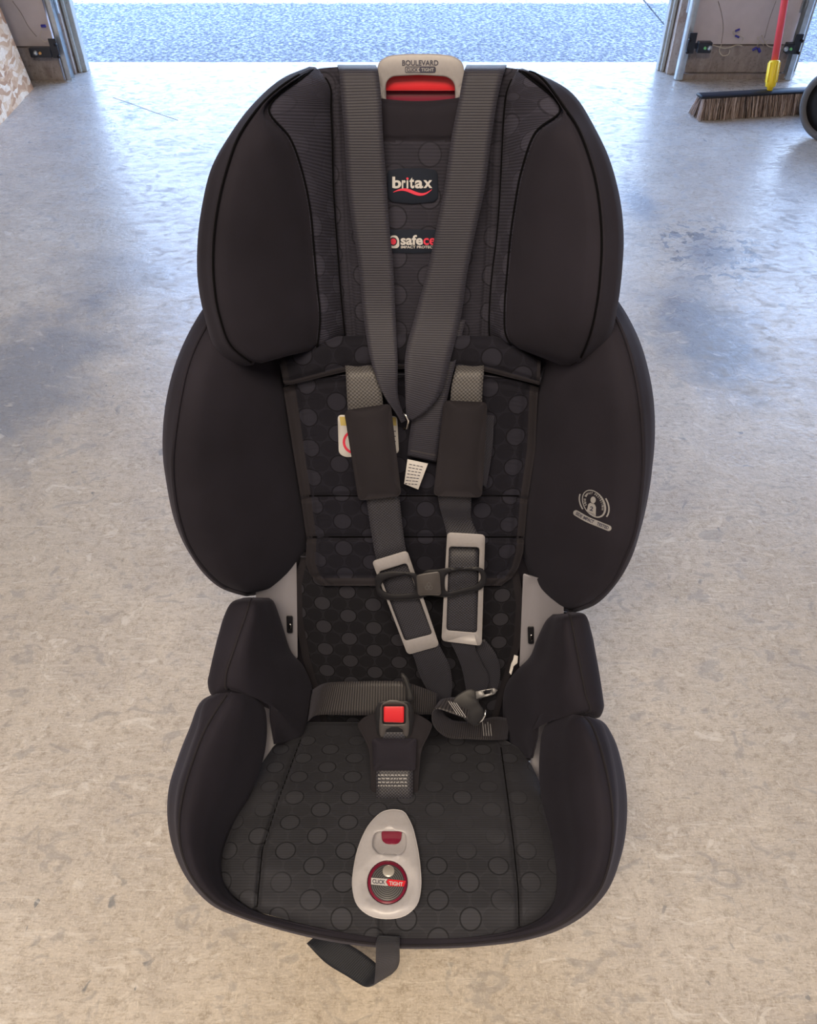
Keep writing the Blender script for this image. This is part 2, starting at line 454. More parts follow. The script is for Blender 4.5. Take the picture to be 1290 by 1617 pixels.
def lettering(s, quad, basef, mat, parent, bold=.0, name='lettering'):
    """flat print: the word fills quad = top-left, top-right, bottom-left pixels"""
    V, F = text2d(s, bold); lo, hi = V.min(0), V.max(0); V = (V - lo) / (hi - lo)
    tl, tr, bl = [np.array(q, float) for q in quad]
    pts = [bl + (tr - tl) * a + (tl - bl) * b for a, b in V]
    return part(name, [basef(p[0], p[1]) for p in pts], F, mat, parent, smooth=False)
def flat(name, poly, basef, mat, parent, h=0):
    """thin printed shape following a surface"""
    poly = [tuple(map(float, q)) for q in poly]; n = len(poly); c = np.mean(poly, axis=0)
    pts = list(map(np.array, poly)) + [c + (np.array(q) - c) * .5 for q in poly] + [c]
    F = [(i, (i + 1) % n, n + (i + 1) % n, n + i) for i in range(n)] + [(n + i, n + (i + 1) % n, 2 * n) for i in range(n)]
    return part(name, [basef(p[0], p[1], h) for p in pts], F, mat, parent, smooth=False)
def stroke(name, path, w, basef, mat, parent, h=0):
    """printed line of pixel width w (number or list)"""
    p = np.array(path, float); t = unit(np.gradient(p, axis=0)); nn = np.stack([-t[:, 1], t[:, 0]], 1)
    ws = np.array(w if hasattr(w, '__len__') else [w] * len(p))[:, None] / 2
    a, b = p + nn * ws, p - nn * ws; V = [basef(*q, h) for q in a] + [basef(*q, h) for q in b]; n = len(p)
    return part(name, V, [(i, i + 1, n + i + 1, n + i) for i in range(n - 1)], mat, parent, smooth=False)

# ------------------------------------------------------------------ setting
def boxes(name, lst, mats, parent=None, kind=None, bevel=0, origin=None, mi=None, smooth=False):
    V = []; F = []; m = []
    for bi, b in enumerate(lst):
        x0, x1, y0, y1, z0, z1 = b[:6]; n = len(V)
        V += [(x0, y0, z0), (x1, y0, z0), (x1, y1, z0), (x0, y1, z0), (x0, y0, z1), (x1, y0, z1), (x1, y1, z1), (x0, y1, z1)]
        F += [tuple(n + i for i in f) for f in ((0, 3, 2, 1), (4, 5, 6, 7), (0, 1, 5, 4), (1, 2, 6, 5), (2, 3, 7, 6), (3, 0, 4, 7))]; m += [mi[bi] if mi else 0] * 6
    o = link(name, V, F, mats, parent, smooth=False, mi=m, origin=origin)
    if bevel:
        b = o.modifiers.new('bevel', 'BEVEL'); b.width = bevel; b.segments = 2; b.limit_method = 'ANGLE'
    if kind: o['kind'] = kind
    return o
def concrete():
    m, nt, b = newmat('sealed_concrete'); t = NT(nt); o = t.obj()
    big = t.noise(o, 1.6, 4, .6, .6); mid = t.noise(o, 7, 6, .65, .8); fine = t.noise(o, 70, 6, .7); grit = t.noise(o, 330, 3, .6)
    c = t.ramp(big, [(.3, (.46, .405, .34)), (.55, (.55, .49, .42)), (.75, (.64, .59, .52))])
    c = t.mix(t.ramp(mid, [(.35, .55), (.62, 0.0)]), c, (.36, .32, .285))
    c = t.mix(t.ramp(fine, [(.34, .55), (.5, 0.0)]), c, (.24, .20, .155))
    dg = t.n('ShaderNodeMapping'); dg.inputs['Rotation'].default_value = (0, 0, R(40)); dg.inputs['Scale'].default_value = (1, 5, 1); t.l(o, dg.inputs[0])
    c = t.mix(t.ramp(t.noise(dg.outputs[0], 75, 5, .75, .8), [(.36, .6), (.5, 0.0)]), c, (.27, .225, .175))
    c = t.mix(t.ramp(t.noise(t.scale(o, (4, 1, 1)), 60, 5, .75, 1.2), [(.55, 0.0), (.7, .5)]), c, (.72, .65, .55))
    c = t.mix(t.ramp(grit, [(.5, 0.0), (.75, .45)]), c, (.74, .66, .55))
    # troweled streaks and scratches
    st = t.noise(t.scale(o, (3, 34, 1)), 4, 5, .7, 1.5); c = t.mix(t.ramp(st, [(.56, 0.0), (.72, .5)]), c, (.74, .70, .64))
    # dark worn patches, spots
    sp = t.noise(t.scale(o, (1.2, 1, 1)), 26, 2, .5, 1.0); msk = t.noise(o, 2.3, 2)
    c = t.mix(t.math('MULTIPLY', t.ramp(sp, [(.27, .8), (.31, 0.0)]), t.ramp(msk, [(.45, 0.0), (.6, 1.0)])), c, (.16, .17, .18))
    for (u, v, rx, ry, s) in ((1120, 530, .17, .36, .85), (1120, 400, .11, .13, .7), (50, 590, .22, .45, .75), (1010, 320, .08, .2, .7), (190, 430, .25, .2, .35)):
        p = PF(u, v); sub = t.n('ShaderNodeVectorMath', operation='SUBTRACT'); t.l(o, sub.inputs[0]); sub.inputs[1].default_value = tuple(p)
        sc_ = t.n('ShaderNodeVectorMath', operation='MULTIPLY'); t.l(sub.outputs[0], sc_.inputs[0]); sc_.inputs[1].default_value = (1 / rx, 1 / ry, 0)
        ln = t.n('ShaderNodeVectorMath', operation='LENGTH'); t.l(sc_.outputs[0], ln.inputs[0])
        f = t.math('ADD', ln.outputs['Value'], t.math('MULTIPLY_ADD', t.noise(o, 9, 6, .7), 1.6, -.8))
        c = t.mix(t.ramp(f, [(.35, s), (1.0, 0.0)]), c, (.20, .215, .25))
    crisp = t.noise(t.scale(o, (1, 1.6, 1)), 17, 5, .6, 1.4); c = t.mix(t.ramp(crisp, [(.36, .5), (.42, 0.0)]), c, (.27, .25, .235)); c = t.mix(t.ramp(crisp, [(.60, 0.0), (.66, .35)]), c, (.76, .72, .66))
    blot = t.noise(o, 24, 4, .6, .8)
    for (u, v, rx, ry) in ((1120, 395, .20, .26), (205, 175, .12, .3)):
        p = PF(u, v); sub = t.n('ShaderNodeVectorMath', operation='SUBTRACT'); t.l(o, sub.inputs[0]); sub.inputs[1].default_value = tuple(p)
        sc_ = t.n('ShaderNodeVectorMath', operation='MULTIPLY'); t.l(sub.outputs[0], sc_.inputs[0]); sc_.inputs[1].default_value = (1 / rx, 1 / ry, 0)
        ln = t.n('ShaderNodeVectorMath', operation='LENGTH'); t.l(sc_.outputs[0], ln.inputs[0])
        c = t.mix(t.math('MULTIPLY', t.ramp(blot, [(.43, .8), (.455, 0.0)]), t.ramp(ln.outputs['Value'], [(.6, 1.0), (1.1, 0.0)])), c, (.17, .18, .20))
    t.l(c, b.inputs['Base Color'])
    t.l(t.ramp(crisp, [(.35, .52), (.55, .26)]), b.inputs['Roughness']); b.inputs['Specular IOR Level'].default_value = .5
    h = t.math('ADD', t.math('MULTIPLY', fine, .5), t.math('MULTIPLY', mid, 1.2)); t.l(t.bump(h, .32, .004), b.inputs['Normal'])
    return m
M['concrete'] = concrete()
def aggregate():
    m, nt, b = newmat('exposed_aggregate'); t = NT(nt); o = t.obj()
    v = t.n('ShaderNodeTexVoronoi'); v.inputs['Scale'].default_value = 95; t.l(o, v.inputs['Vector'])
    f = t.noise(o, 60, 4, .7); c = t.ramp(f, [(.36, (.07, .075, .085)), (.5, (.22, .22, .23)), (.64, (.60, .58, .56))])
    c = t.mix(.5, c, t.ramp(v.outputs['Distance'], [(.1, .75), (.5, .3)]), 'SOFT_LIGHT'); t.l(c, b.inputs['Base Color']); b.inputs['Roughness'].default_value = .8
    t.l(t.bump(v.outputs['Distance'], .9, .006), b.inputs['Normal']); return m
M['aggregate'] = aggregate()
M['plaster'] = plain('grey_mauve_plaster', (.62, .56, .58), .85, noise=.06, nscale=14, bump=.1)
def weathered(name, a, b_, c_):
    m, nt, b = newmat(name); t = NT(nt); o = t.obj()
    f = t.noise(t.scale(o, (1, 1, .35)), 26, 6, .7, .6); g = t.noise(o, 90, 4, .7)
    c = t.ramp(f, [(.32, a), (.55, b_), (.75, c_)]); c = t.mix(t.ramp(g, [(.3, .6), (.45, 0.0)]), c, tuple(x * .45 for x in a))
    t.l(c, b.inputs['Base Color']); b.inputs['Roughness'].default_value = .85; t.l(t.bump(g, .4, .004), b.inputs['Normal']); return m
M['board'] = weathered('weathered_board', (.24, .20, .19), (.35, .305, .29), (.45, .40, .385))
M['jamb'] = weathered('weathered_jamb', (.34, .25, .20), (.48, .42, .38), (.55, .53, .50))
M['strip'] = weathered('weather_strip', (.34, .355, .34), (.45, .465, .45), (.52, .53, .52))
M['galv'] = plain('galvanised_steel', (.55, .60, .64), .38, .85, noise=.12, nscale=30)
M['wallp'] = plain('garage_wall_paint', (.42, .40, .38), .9, noise=.05, nscale=6)
M['sensor'] = plain('sensor_plastic', (.02, .024, .035), .4)
M['led'] = plain('amber_lens', (.8, .45, .15), .3); M['ledg'] = plain('green_lens', (.25, .75, .3), .3)
M['wire'] = plain('cream_wire', (.62, .56, .45), .5); M['nut'] = plain('blue_wire_nut', (.05, .05, .38), .4)
def osb():
    m, nt, b = newmat('osb_wood'); t = NT(nt); o = t.obj()
    v = t.n('ShaderNodeTexVoronoi'); v.inputs['Scale'].default_value = 1; v.inputs['Randomness'].default_value = 1
    mp = t.n('ShaderNodeMapping'); mp.inputs['Scale'].default_value = (1, 22, 60); mp.inputs['Rotation'].default_value = (R(35), 0, 0); nz = t.n('ShaderNodeTexNoise'); nz.inputs['Scale'].default_value = 7; t.l(o, nz.inputs['Vector']); t.l(t.mix(.16, o, nz.outputs['Color'], 'ADD'), mp.inputs[0]); t.l(mp.outputs[0], v.inputs['Vector'])
    g = t.noise(t.scale(o, (1, 30, 9)), 5, 6, .7, 1)
    sx = t.n('ShaderNodeSeparateColor'); t.l(v.outputs['Color'], sx.inputs[0])
    c = t.ramp(sx.outputs[0], [(.0, (.36, .17, .08)), (.3, (.60, .36, .20)), (.6, (.72, .52, .35)), (1, (.80, .64, .48))])
    c = t.mix(t.ramp(g, [(.35, .6), (.55, 0.0)]), c, (.42, .20, .10)); t.l(c, b.inputs['Base Color']); b.inputs['Roughness'].default_value = .7
    t.l(t.bump(sx.outputs[1], .4, .003), b.inputs['Normal']); return m
M['osb'] = osb()
YF = 3.85; YD = 4.07
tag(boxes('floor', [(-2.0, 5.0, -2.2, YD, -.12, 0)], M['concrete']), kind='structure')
V, F = sweep(None, [PF(178, 154) , PF(205, 163), PF(240, 176), PF(281, 190)], .0012, None, seg=4); ck = link('crack', V, F, M['board'], bpy.data.objects['floor'])
dr = boxes('driveway', [(-30, 1.34, YD + .012, 40, -.14, -.012), (1.352, 30, YD + .012, 40, -.14, -.012)], M['aggregate']); tag(dr, kind='structure')
boxes('expansion_joint', [(-2, 5, YD, YD + .012, -.14, -.02)], M['black'], dr)
boxes('wall_left', [(-2.1, -1.82, -2.2, 4.0, 0, 2.7)], M['wallp'], kind='structure')
boxes('wall_right', [(4.9, 5.05, -2.2, 4.2, 0, 2.7)], M['wallp'], kind='structure')
boxes('wall_back', [(-2.1, 5.05, -2.35, -2.2, 0, 2.7)], M['wallp'], kind='structure')
boxes('ceiling', [(-2.1, 5.05, -2.35, 4.25, 2.7, 2.82)], M['wallp'], kind='structure')
boxes('trim_4', [(-2.6, 5.4, 4.1, 4.5, 2.72, 2.86)], M['wallp'], kind='structure')          # roof eave over the doors
boxes('wall_front', [(-2.1, 5.05, 3.93, 4.1, 2.15, 2.7), (4.2, 5.05, 3.93, 4.1, 0, 2.15)], M['plaster'], kind='structure')
# pier between the two door openings, and the wall end left of the first opening
pier = boxes('wall_pier', [(1.205, 1.655, YF, 4.05, .13, 2.15)], M['plaster'], kind='structure')
tag(boxes('skirting_board', [(1.215, 1.65, YF - .012, YF + .1, .022, .126)], M['board'], pier, bevel=.002), 'weathered brown-grey board')
boxes('shadow_strip', [(1.20, 1.655, YF - .03, 4.05, 0, .02)], M['board'], pier)  # added strip standing in for the dark shadow below the board
boxes('jamb_board', [(1.155, 1.20, YF + .04, 3.98, .0, 2.15)], M['jamb'], pier, bevel=.003)
boxes('stop_strip', [(1.125, 1.155, YF + .09, 3.98, .0, 2.15), (1.135, 1.150, YF + .075, YF + .09, .0, 2.15)], M['strip'], pier, bevel=.003)
boxes('jamb_board', [(1.66, 1.70, YF + .04, 3.98, .0, 2.15)], M['jamb'], pier, bevel=.003)
boxes('stop_strip', [(1.70, 1.75, YF + .09, 3.98, .0, 2.15)], M['strip'], pier, bevel=.003)
wend = boxes('wall_left_end', [(-1.84, -1.52, YF - .03, 4.05, .13, 2.15)], M['plaster'], kind='structure')
tag(boxes('skirting_board', [(-1.84, -1.515, YF - .045, YF + .1, .0, .126)], M['board'], wend, bevel=.002), 'weathered brown-grey board')
boxes('jamb_board', [(-1.525, -1.487, YF + .04, 3.97, .0, 2.15)], M['jamb'], wend, bevel=.003)
boxes('stop_strip', [(-1.487, -1.447, YF + .075, 3.97, .0, 2.15), (-1.479, -1.467, YF + .06, YF + .075, .0, 2.15)], M['strip'], wend, bevel=.003)
def crack(pts, y, par):
    pts = [PY(u, v, y) for u, v in pts]; sweep('crack', herm(np.array(pts)[:, None], 4)[:, 0], .0016, M['board'], par, seg=4, linkf=lambda n, V, F, m, p, **k: link(n, V, F, m, p))
crack([(1134, 2), (1139, 20), (1142, 45), (1139, 68)], YF, pier); crack([(1225, 2), (1215, 30), (1207, 60)], YF, pier)
crack([(20, 2), (33, 20), (45, 42), (58, 58)], YF - .03, wend)

def fl(n, V, F, m, p, **k): return link(n, V, F, m, p, origin=None if p is None else np.array(p.location), **k)
def track(x, y, face, label):
    t = thing('door_track', (x, y, 0), label, 'door track', 'galvanised door tracks')
    n = 10; pr = []
    for i in range(n + 1):
        a = math.pi * (i / n) - math.pi / 2; pr.append((face * (.016 * math.cos(a) + .004), .020 * math.sin(a)))
    pr = [(-face * .012, -.020)] + pr + [(-face * .012, .020)]; th = .002
    V = []; F = []
    for z in (0.003, 2.1):
        for a, b in pr: V.append((x + a, y + b, z))
        for a, b in pr: V.append((x + a * .85, y + b * .88, z))
    k = len(pr)
    for i in range(k - 1):
        F.append((i, i + 1, 2 * k + i + 1, 2 * k + i)); F.append((k + i, k + i + 1, 3 * k + i + 1, 3 * k + i)[::-1])
    link('rail', V, F, M['galv'], t, origin=(x, y, 0))
    boxes('angle_bracket', [(x - .02, x + .02, y + .02, y + .028, .25, .35)], M['galv'], t, origin=(x, y, 0))
    boxes('bracket_arm', [(x - .003, x + .003, y + .012, YF + .045, .27, .33)], M['galv'], t, origin=(x, y, 0))
    return t
track(-1.487, YF - .04, -1, 'galvanised door track beside the left door jamb, nearest the wood sheet')
track(1.19, YF - .03, -1, 'bright galvanised door track on the left edge of the pier')
track(1.665, YF - .03, 1, 'galvanised door track on the right edge of the pier, behind the red broom handle')
def sensor(u0, v0, u1, v1, y, bu, bv, led, label, side):
    a, b = PY(u0, v1, y), PY(u1, v0, y); x0, x1, z0, z1 = a[0], b[0], a[2], b[2]
    org = ((x0 + x1) / 2, y, z0)
    t = thing('safety_sensor', org, label, 'sensor', 'door safety sensors')
    boxes('sensor_body', [(x0, x1, y - .012, y + .022, z0, z1)], M['sensor'], t, bevel=.004, origin=org)
    c = ((x0 + x1) / 2, (z0 + z1) / 2)
    for nm, dx, rr, mt in (('lens', 0, .006, led), ('wing_nut', .02 * -side, .010, M['galv'])):
        V = []; F = []
        for k in range(12):
            q = 2 * math.pi * k / 12; V.append((c[0] + dx + rr * math.cos(q), y - .013, c[1] + rr * math.sin(q))); V.append((c[0] + dx + rr * .7 * math.cos(q), y - .021, c[1] + rr * .7 * math.sin(q)))
        F = [(2 * k, (2 * k + 2) % 24, (2 * k + 3) % 24, 2 * k + 1) for k in range(12)] + [tuple(2 * k + 1 for k in range(12))]
        fl(nm, V, F, mt, t)
    bx = PY(bu, bv, y)
    boxes('mounting_bracket', [(bx[0] - .016, bx[0] + .016, y - .008, y - .003, z0 - .002, z1 + .035), (min(bx[0], c[0]), max(bx[0], c[0]), y + .005, y + .009, z0 + .012, z1 - .006)], M['sensor'], t, bevel=.001, origin=org)
    for dz in (.0, .045):
        V, F = sweep(None, [(bx[0] + side * .012, y - .004, z0 + dz + .005), (bx[0] + side * .012, y - .018, z0 + dz + .005)], .006, None); fl('bolt', V, F, M['black'], t)
    return t
sensor(50, 75, 80, 90, YF - .08, 87, 78, M['led'], 'dark door sensor with amber lens low on the left door track', 1)
s2_ = sensor(1099, 66, 1125, 83, YF - .08, 1090, 74, M['ledg'], 'dark door sensor with green lens on the left track of the pier', -1)
s3_ = sensor(1238, 68, 1256, 84, YF - .08, 1258, 70, M['ledg'], 'dark door sensor right of the red broom handle', 1)
def wire(pts, y, name='wire', r=.0018, mat='wire', par=None):
    p = herm(np.array([PY(u, v, y) for u, v in pts])[:, None], 6)[:, 0]; V, F = sweep(None, p, r, None, seg=6)
    return fl(name, V, F, M[mat], par)
wl1 = thing('wire_splice', tuple(PY(1150, 68, YF - .02)), 'cream sensor wire with a hanging loop low on the pier', 'wire')
wire([(1122, 70), (1135, 74), (1142, 76), (1152, 75), (1163, 71), (1172, 72)], YF - .04, par=wl1); wire([(1139, 70), (1136, 80), (1142, 88), (1150, 86), (1153, 78)], YF - .04, par=wl1)
wl2 = thing('wire_splice', tuple(PY(1165, 50, YF - .01)), 'blue-capped wire ends sticking out of the middle of the pier', 'wire')
wire([(1171, 66), (1174, 61), (1168, 57), (1160, 55), (1157, 51), (1162, 47)], YF - .015, par=wl2, r=.0012)
wire([(1161, 49), (1168, 46)], YF - .018, 'wire_cap', .004, 'nut', wl2); wire([(1161, 56), (1167, 59)], YF - .018, 'wire_cap', .004, 'nut', wl2)
wl3 = thing('wire_splice', tuple(PY(1205, 70, YF - .02)), 'tangle of cream wires with blue caps just left of the broom handle', 'wire')
wire([(1223, 76), (1212, 72), (1206, 63), (1203, 56)], YF - .03, par=wl3); wire([(1212, 63), (1206, 69), (1199, 66), (1195, 73)], YF - .03, par=wl3, r=.0013); wire([(1206, 72), (1201, 66), (1196, 60), (1201, 58)], YF - .03, par=wl3, r=.0013)
wire([(1188, 79), (1195, 75)], YF - .035, 'wire_cap', .005, 'nut', wl3); wire([(1197, 76), (1200, 82)], YF - .035, 'wire_cap', .006, 'nut', wl3)
wl4 = thing('wire_splice', tuple(PY(70, 50, YF - .06)), 'thin wire with a blue cap above the left door sensor', 'wire')
wire([(78, 72), (81, 58), (79, 48), (74, 43)], YF - .05, par=wl4, r=.0012); wire([(78, 64), (70, 66), (64, 60), (66, 48)], YF - .05, par=wl4, r=.001); wire([(65, 41), (72, 41)], YF - .05, 'wire_cap', .006, 'nut', wl4)

# OSB sheet leaning on the left wall
zt = 1.2
a0 = PF(53, 140); a1 = PF(0, 198); d = unit(a1 - a0); a2 = a0 + d * .95
lean = np.array([-.13, 0, zt]); th_ = np.array([-.012, 0, 0])
pts = [a0, a2, a2 + lean, a0 + lean]; pts = pts + [p + th_ for p in pts]
ob = link('wood_sheet', pts, [(0, 1, 2, 3), (7, 6, 5, 4), (0, 4, 5, 1), (1, 5, 6, 2), (2, 6, 7, 3), (3, 7, 4, 0)], M['osb'], None, smooth=False, origin=tuple(a0))
tag(ob, 'tan strand-board wood sheet leaning against the left wall', 'wood sheet')

# push broom
bm0 = PF(1101, 190); bm1 = PF(1340, 176)
ax = unit(np.array([bm1[0] - bm0[0], bm1[1] - bm0[1], 0])); sd = np.array([-ax[1], ax[0], 0]); Lb = np.linalg.norm((bm1 - bm0)[:2]); HB = .085
org = bm0 + ax * Lb / 2 + sd * .035; org[2] = 0
br = thing('push_broom', tuple(org), 'push broom with brown bristles, yellow socket and red handle by the pier', 'broom')
V = []
for t_, w in ((0.0, 0.0), (.012, 1.0), (Lb - .012, 1.0), (Lb, 0.0)):
    pass
prf = [(-.030, HB - .007), (-.027, HB - .003), (-.012, HB + .001), (.012, HB + .001), (.027, HB - .003), (.030, HB - .006), (.026, HB - .010), (-.026, HB - .010)]
G = np.array([[org + ax * (s * Lb / 2) + sd * a * w + np.array([0, 0, z]) for a, z in prf] for s, w in ((-1.0, .86), (-.985, 1), (.985, 1), (1.0, .86))])
V, F, col, UV = grid_arrays(G, True); fl('broom_block', V, F, M['black'], br)
V = []; F = []; BM = []
M['brist'] = plain('brown_bristles', (.30, .22, .19), .8); M['bristl'] = plain('pale_bristles', (.66, .54, .49), .8); M['bristd'] = plain('dark_bristles', (.05, .038, .035), .8)
for i in range(3400):
    BM += [int(rng.choice([0, 1, 2], p=[.5, .32, .18]))] * 3
    s = rng.uniform(-.97, .97); w = rng.uniform(-1, 1); top = org + ax * (s * Lb / 2) + sd * w * .026 + np.array([0, 0, HB - .009])
    bot = org + ax * ((s * 1.0) * Lb / 2 + rng.normal(0, .006) + (.012 * (abs(s) > .9) * np.sign(s))) + sd * (w * .048 + rng.normal(0, .004)) + np.array([0, 0, .002])
    n = len(V); q = rng.uniform(0, 6.28)
    for p, r_ in ((top, .0013), (bot, .0013)):
        for k in range(3): V.append(p + np.array([math.cos(q + k * 2.09), math.sin(q + k * 2.09), 0]) * r_)
    for k in range(3): F.append((n + k, n + (k + 1) % 3, n + 3 + (k + 1) % 3, n + 3 + k))
o = fl('bristles', V, F, [M['brist'], M['bristl'], M['bristd']], br, mi=BM); o['kind'] = 'stuff'
M['yel'] = plain('yellow_plastic', (1, .72, .03), .35); M['redh'] = plain('red_painted_metal', (.92, .09, .11), .3, coat=.3)
hb = PF(1220, 160); D_ = None
hb = org + ax * (.0) ; hb[2] = HB
# socket base where the photograph shows it on the block
f0 = np.array([PY(1220, 141, 3.37)[0], org[1] + (PY(1220, 141, 3.37)[0] - org[0]) * ax[1] / ax[0], HB - .002])
hd_ = unit(np.array([-.01, .385, 1.10]))
sweepb = lambda n, pts, r, m: fl(n, *sweep(None, pts, r, None, seg=14), m, br)
sweepb('handle_socket', [f0, f0 + hd_ * .012, f0 + hd_ * .016, f0 + hd_ * .035, f0 + hd_ * .10, f0 + hd_ * .105], [.010, .012, .019, .021, .021, .018], M['yel'])
for k in range(6):
    q = 2 * math.pi * k / 6; e1 = unit(np.cross(hd_, [1, 0, 0])); e2 = np.cross(hd_, e1); off = (e1 * math.cos(q) + e2 * math.sin(q)) * .021
    fl('socket_rib', *sweep(None, [f0 + off + hd_ * .03, f0 + off + hd_ * .098], .0025, None, seg=6), M['yel'], br)
sweepb('handle', [f0 + hd_ * .09, f0 + hd_ * .5, f0 + hd_ * 1.35], .0135, M['redh'])

# wheel at the right edge
wc = PF(1300, 224); rw = .125
wx, wy = wc[0] + .0, wc[1] + .01 + .0
wh = thing('wheel', (wx, wy, 0), 'black wheel with grey tyre partly cut off at the right edge', 'wheel')
M['tyre'] = plain('grey_rubber', (.12, .12, .125), .7); M['hub'] = plain('black_hub', (.012, .012, .014), .4)
wax = unit(np.array([-.75, -.66, 0])); wf = np.array([wax[1], -wax[0], 0])
def lathe(name, prof_, mat, seg=48):
    V = []; F = []
    for i in range(seg):
        q = 2 * math.pi * i / seg
        for r_, a in prof_: V.append(np.array([wx, wy, rw]) + wax * a + (wf * math.cos(q) + np.array([0, 0, 1]) * math.sin(q)) * r_)
    k = len(prof_)
    for i in range(seg):
        for j in range(k - 1): F.append((i * k + j, i * k + j + 1, ((i + 1) % seg) * k + j + 1, ((i + 1) % seg) * k + j))
    return fl(name, V, F, mat, wh)
lathe('tyre', [(rw * .80, -.022), (rw * .93, -.024), (rw * .99, -.016), (rw, 0), (rw * .99, .016), (rw * .93, .024), (rw * .80, .022), (rw * .80, -.022)], M['tyre'])
lathe('hub', [(.001, .012), (.02, .012), (.022, .006), (rw * .45, .010), (rw * .6, .002), (rw * .81, .012), (rw * .81, -.012), (.001, -.012)], M['hub'])
lathe('axle_cap', [(.0005, .022), (.010, .020), (.013, .012)], M['chrome'], 20)
lathe('axle', [(.0005, -.012), (.007, -.012), (.007, -.10), (.0005, -.10)], M['steel'], 12)

# ================================================================== THE CAR SEAT
def T(tab, x):
    a = np.array(tab, float); return float(np.interp(x, a[:, 0], a[:, 1]))

# ---- headrest wings: columns A (inner seam), m, B, m2, C (rim seam), S (silhouette), then the back
def headwing(rows, sgn, name):
    ctrl = []
    for (A, B, Cc, S, hA, hB, hC, hS, hk) in rows:
        A, B, Cc, S = map(np.array, (A, B, Cc, S))
        m1 = (A * .55 + B * .45); m2 = B * .5 + Cc * .5
        k = lambda p, f, h: PB(p[0] + sgn * f, p[1], h)
        ctrl.append([PB(*A, hA), PB(*m1, hA * .4 + hB * .6), PB(*B, hB), PB(*m2, (hB + hC) / 2 + .012 * min(1, abs(B[0] - Cc[0]) / 60)), PB(*Cc, hC), PB(*(Cc * .45 + S * .55), (hC * .4 + hS * .6) + .001), PB(*S, hS),
                     k(S, 3, hS * .55 + hk * .45), k(S, 9, hk), k(A * .5 + S * .5, 0, hk), k(A, 0, hk)])
    return loft(name, ctrl, [M['knit'], M['ribbed']], 7, 5, colmat=lambda c: 1 if c < 2 else 0, grooves=(2, 4), gd=.0022, key=name + str(sgn), seam=(0, 2, 4), seam_r=.0009, seam_name='seam', seam_mat=CREASE, seam_range=(.06, .9))
L = [((502, 109), (497, 109), (491, 109), (489, 106), .0, .005, .01, .0, -.035),
     ((520, 135), (478, 122), (458, 127), (448, 124.5), .005, .03, .045, .035, -.04),
     ((522, 175), (424, 172), (412, 166), (398, 169), .006, .07, .075, .062, -.045),
     ((524, 225), (457, 217), (378, 214), (366, 213), .008, .066, .096, .082, -.045),
     ((525, 280), (475, 264), (359, 265), (340, 263), .008, .060, .108, .093, -.045),
     ((528, 335), (489, 327), (344, 327), (324, 327), .008, .054, .115, .1, -.045),
     ((532, 390), (495, 388), (337, 388), (317, 388), .008, .048, .118, .103, -.045),
     ((536, 445), (500, 445), (338, 447), (318, 446), .008, .046, .118, .103, -.045),
     ((540, 492), (505, 497), (347, 500), (328, 500), .008, .044, .115, .1, -.045),
     ((543, 520), (503, 530), (365, 546), (345, 550), .006, .04, .105, .09, -.04),
     ((544, 530), (500, 549), (400, 574), (375, 578), .004, .03, .08, .065, -.02),
     ((544, 531), (498, 548), (402, 571), (380, 574), -.01, .0, .035, .02, -.03)]
Rr = [((816, 112), (818, 111), (820, 110), (824, 108.5), .0, .005, .01, .0, -.035),
      ((804, 136), (832, 120), (848, 118), (856, 119.5), .005, .025, .04, .03, -.04),
      ((797, 175), (885, 174), (891, 170), (906, 158), .006, .07, .075, .062, -.045),
      ((794, 225), (845, 210), (915, 208), (936, 207), .008, .066, .096, .082, -.045),
      ((792, 270), (824, 268), (935, 264), (957, 256), .008, .060, .108, .093, -.045),
      ((789, 325), (813, 325), (946, 320), (972, 317), .008, .054, .115, .1, -.045),
      ((785, 375), (806, 375), (950, 375), (977, 372), .008, .048, .118, .103, -.045),
      ((778, 430), (801, 430), (948, 431), (974.5, 430), .008, .046, .118, .103, -.045),
      ((774, 480), (797, 482), (942, 482), (968, 482), .008, .044, .115, .1, -.045),
      ((773, 515), (798, 525), (931, 530), (957, 530), .006, .04, .105, .09, -.04),
      ((774, 535), (808, 546), (915, 568), (938, 562), .004, .03, .08, .065, -.02),
      ((774, 536), (810, 548), (903, 582), (912, 580), -.002, .01, .045, .035, -.03)]
headwing(L, 1, 'headrest_wing'); headwing(Rr, -1, 'headrest_wing')

# ---- headrest centre pad, notched at the top for the handle
def hv(s, t):
    u = hu(s, .1); top = 104.5 + (2 * abs(s - .5)) ** 6 * 5
    if 590 < u < 734: top = 104.5 + 46 * min(1, (72 - abs(u - 662)) / 10) + 9 * (1 - ((u - 662) / 72) ** 2)
    return top + t * (538 - top)
def hu(s, t): return T([(0, 497), (.08, 520), (.3, 524), (.65, 532), (1, 545)], t) * (1 - s) + T([(0, 820), (.08, 803), (.3, 794), (.65, 787), (1, 776)], t) * s
def hh(s, t):
    v = hv(s, t); h = .010 * (1 - (2 * s - 1) ** 4)
    h -= .004 * math.exp(-((v - 221) / 2.5) ** 2) * (1 if .25 < s < .75 else 0)
    for e in (.065, .935): h -= .005 * math.exp(-((s - e) / .012) ** 2)
    return h - .012 * math.exp(-t * 60)
panel('headrest_pad', hu, hv, hh, [M['dots_soft'], M['knit']], 90, 90, matf=lambda s, t: 1 if hv(s, t) < 221 and .25 < s < .75 else 0, thick=.05, key='head')
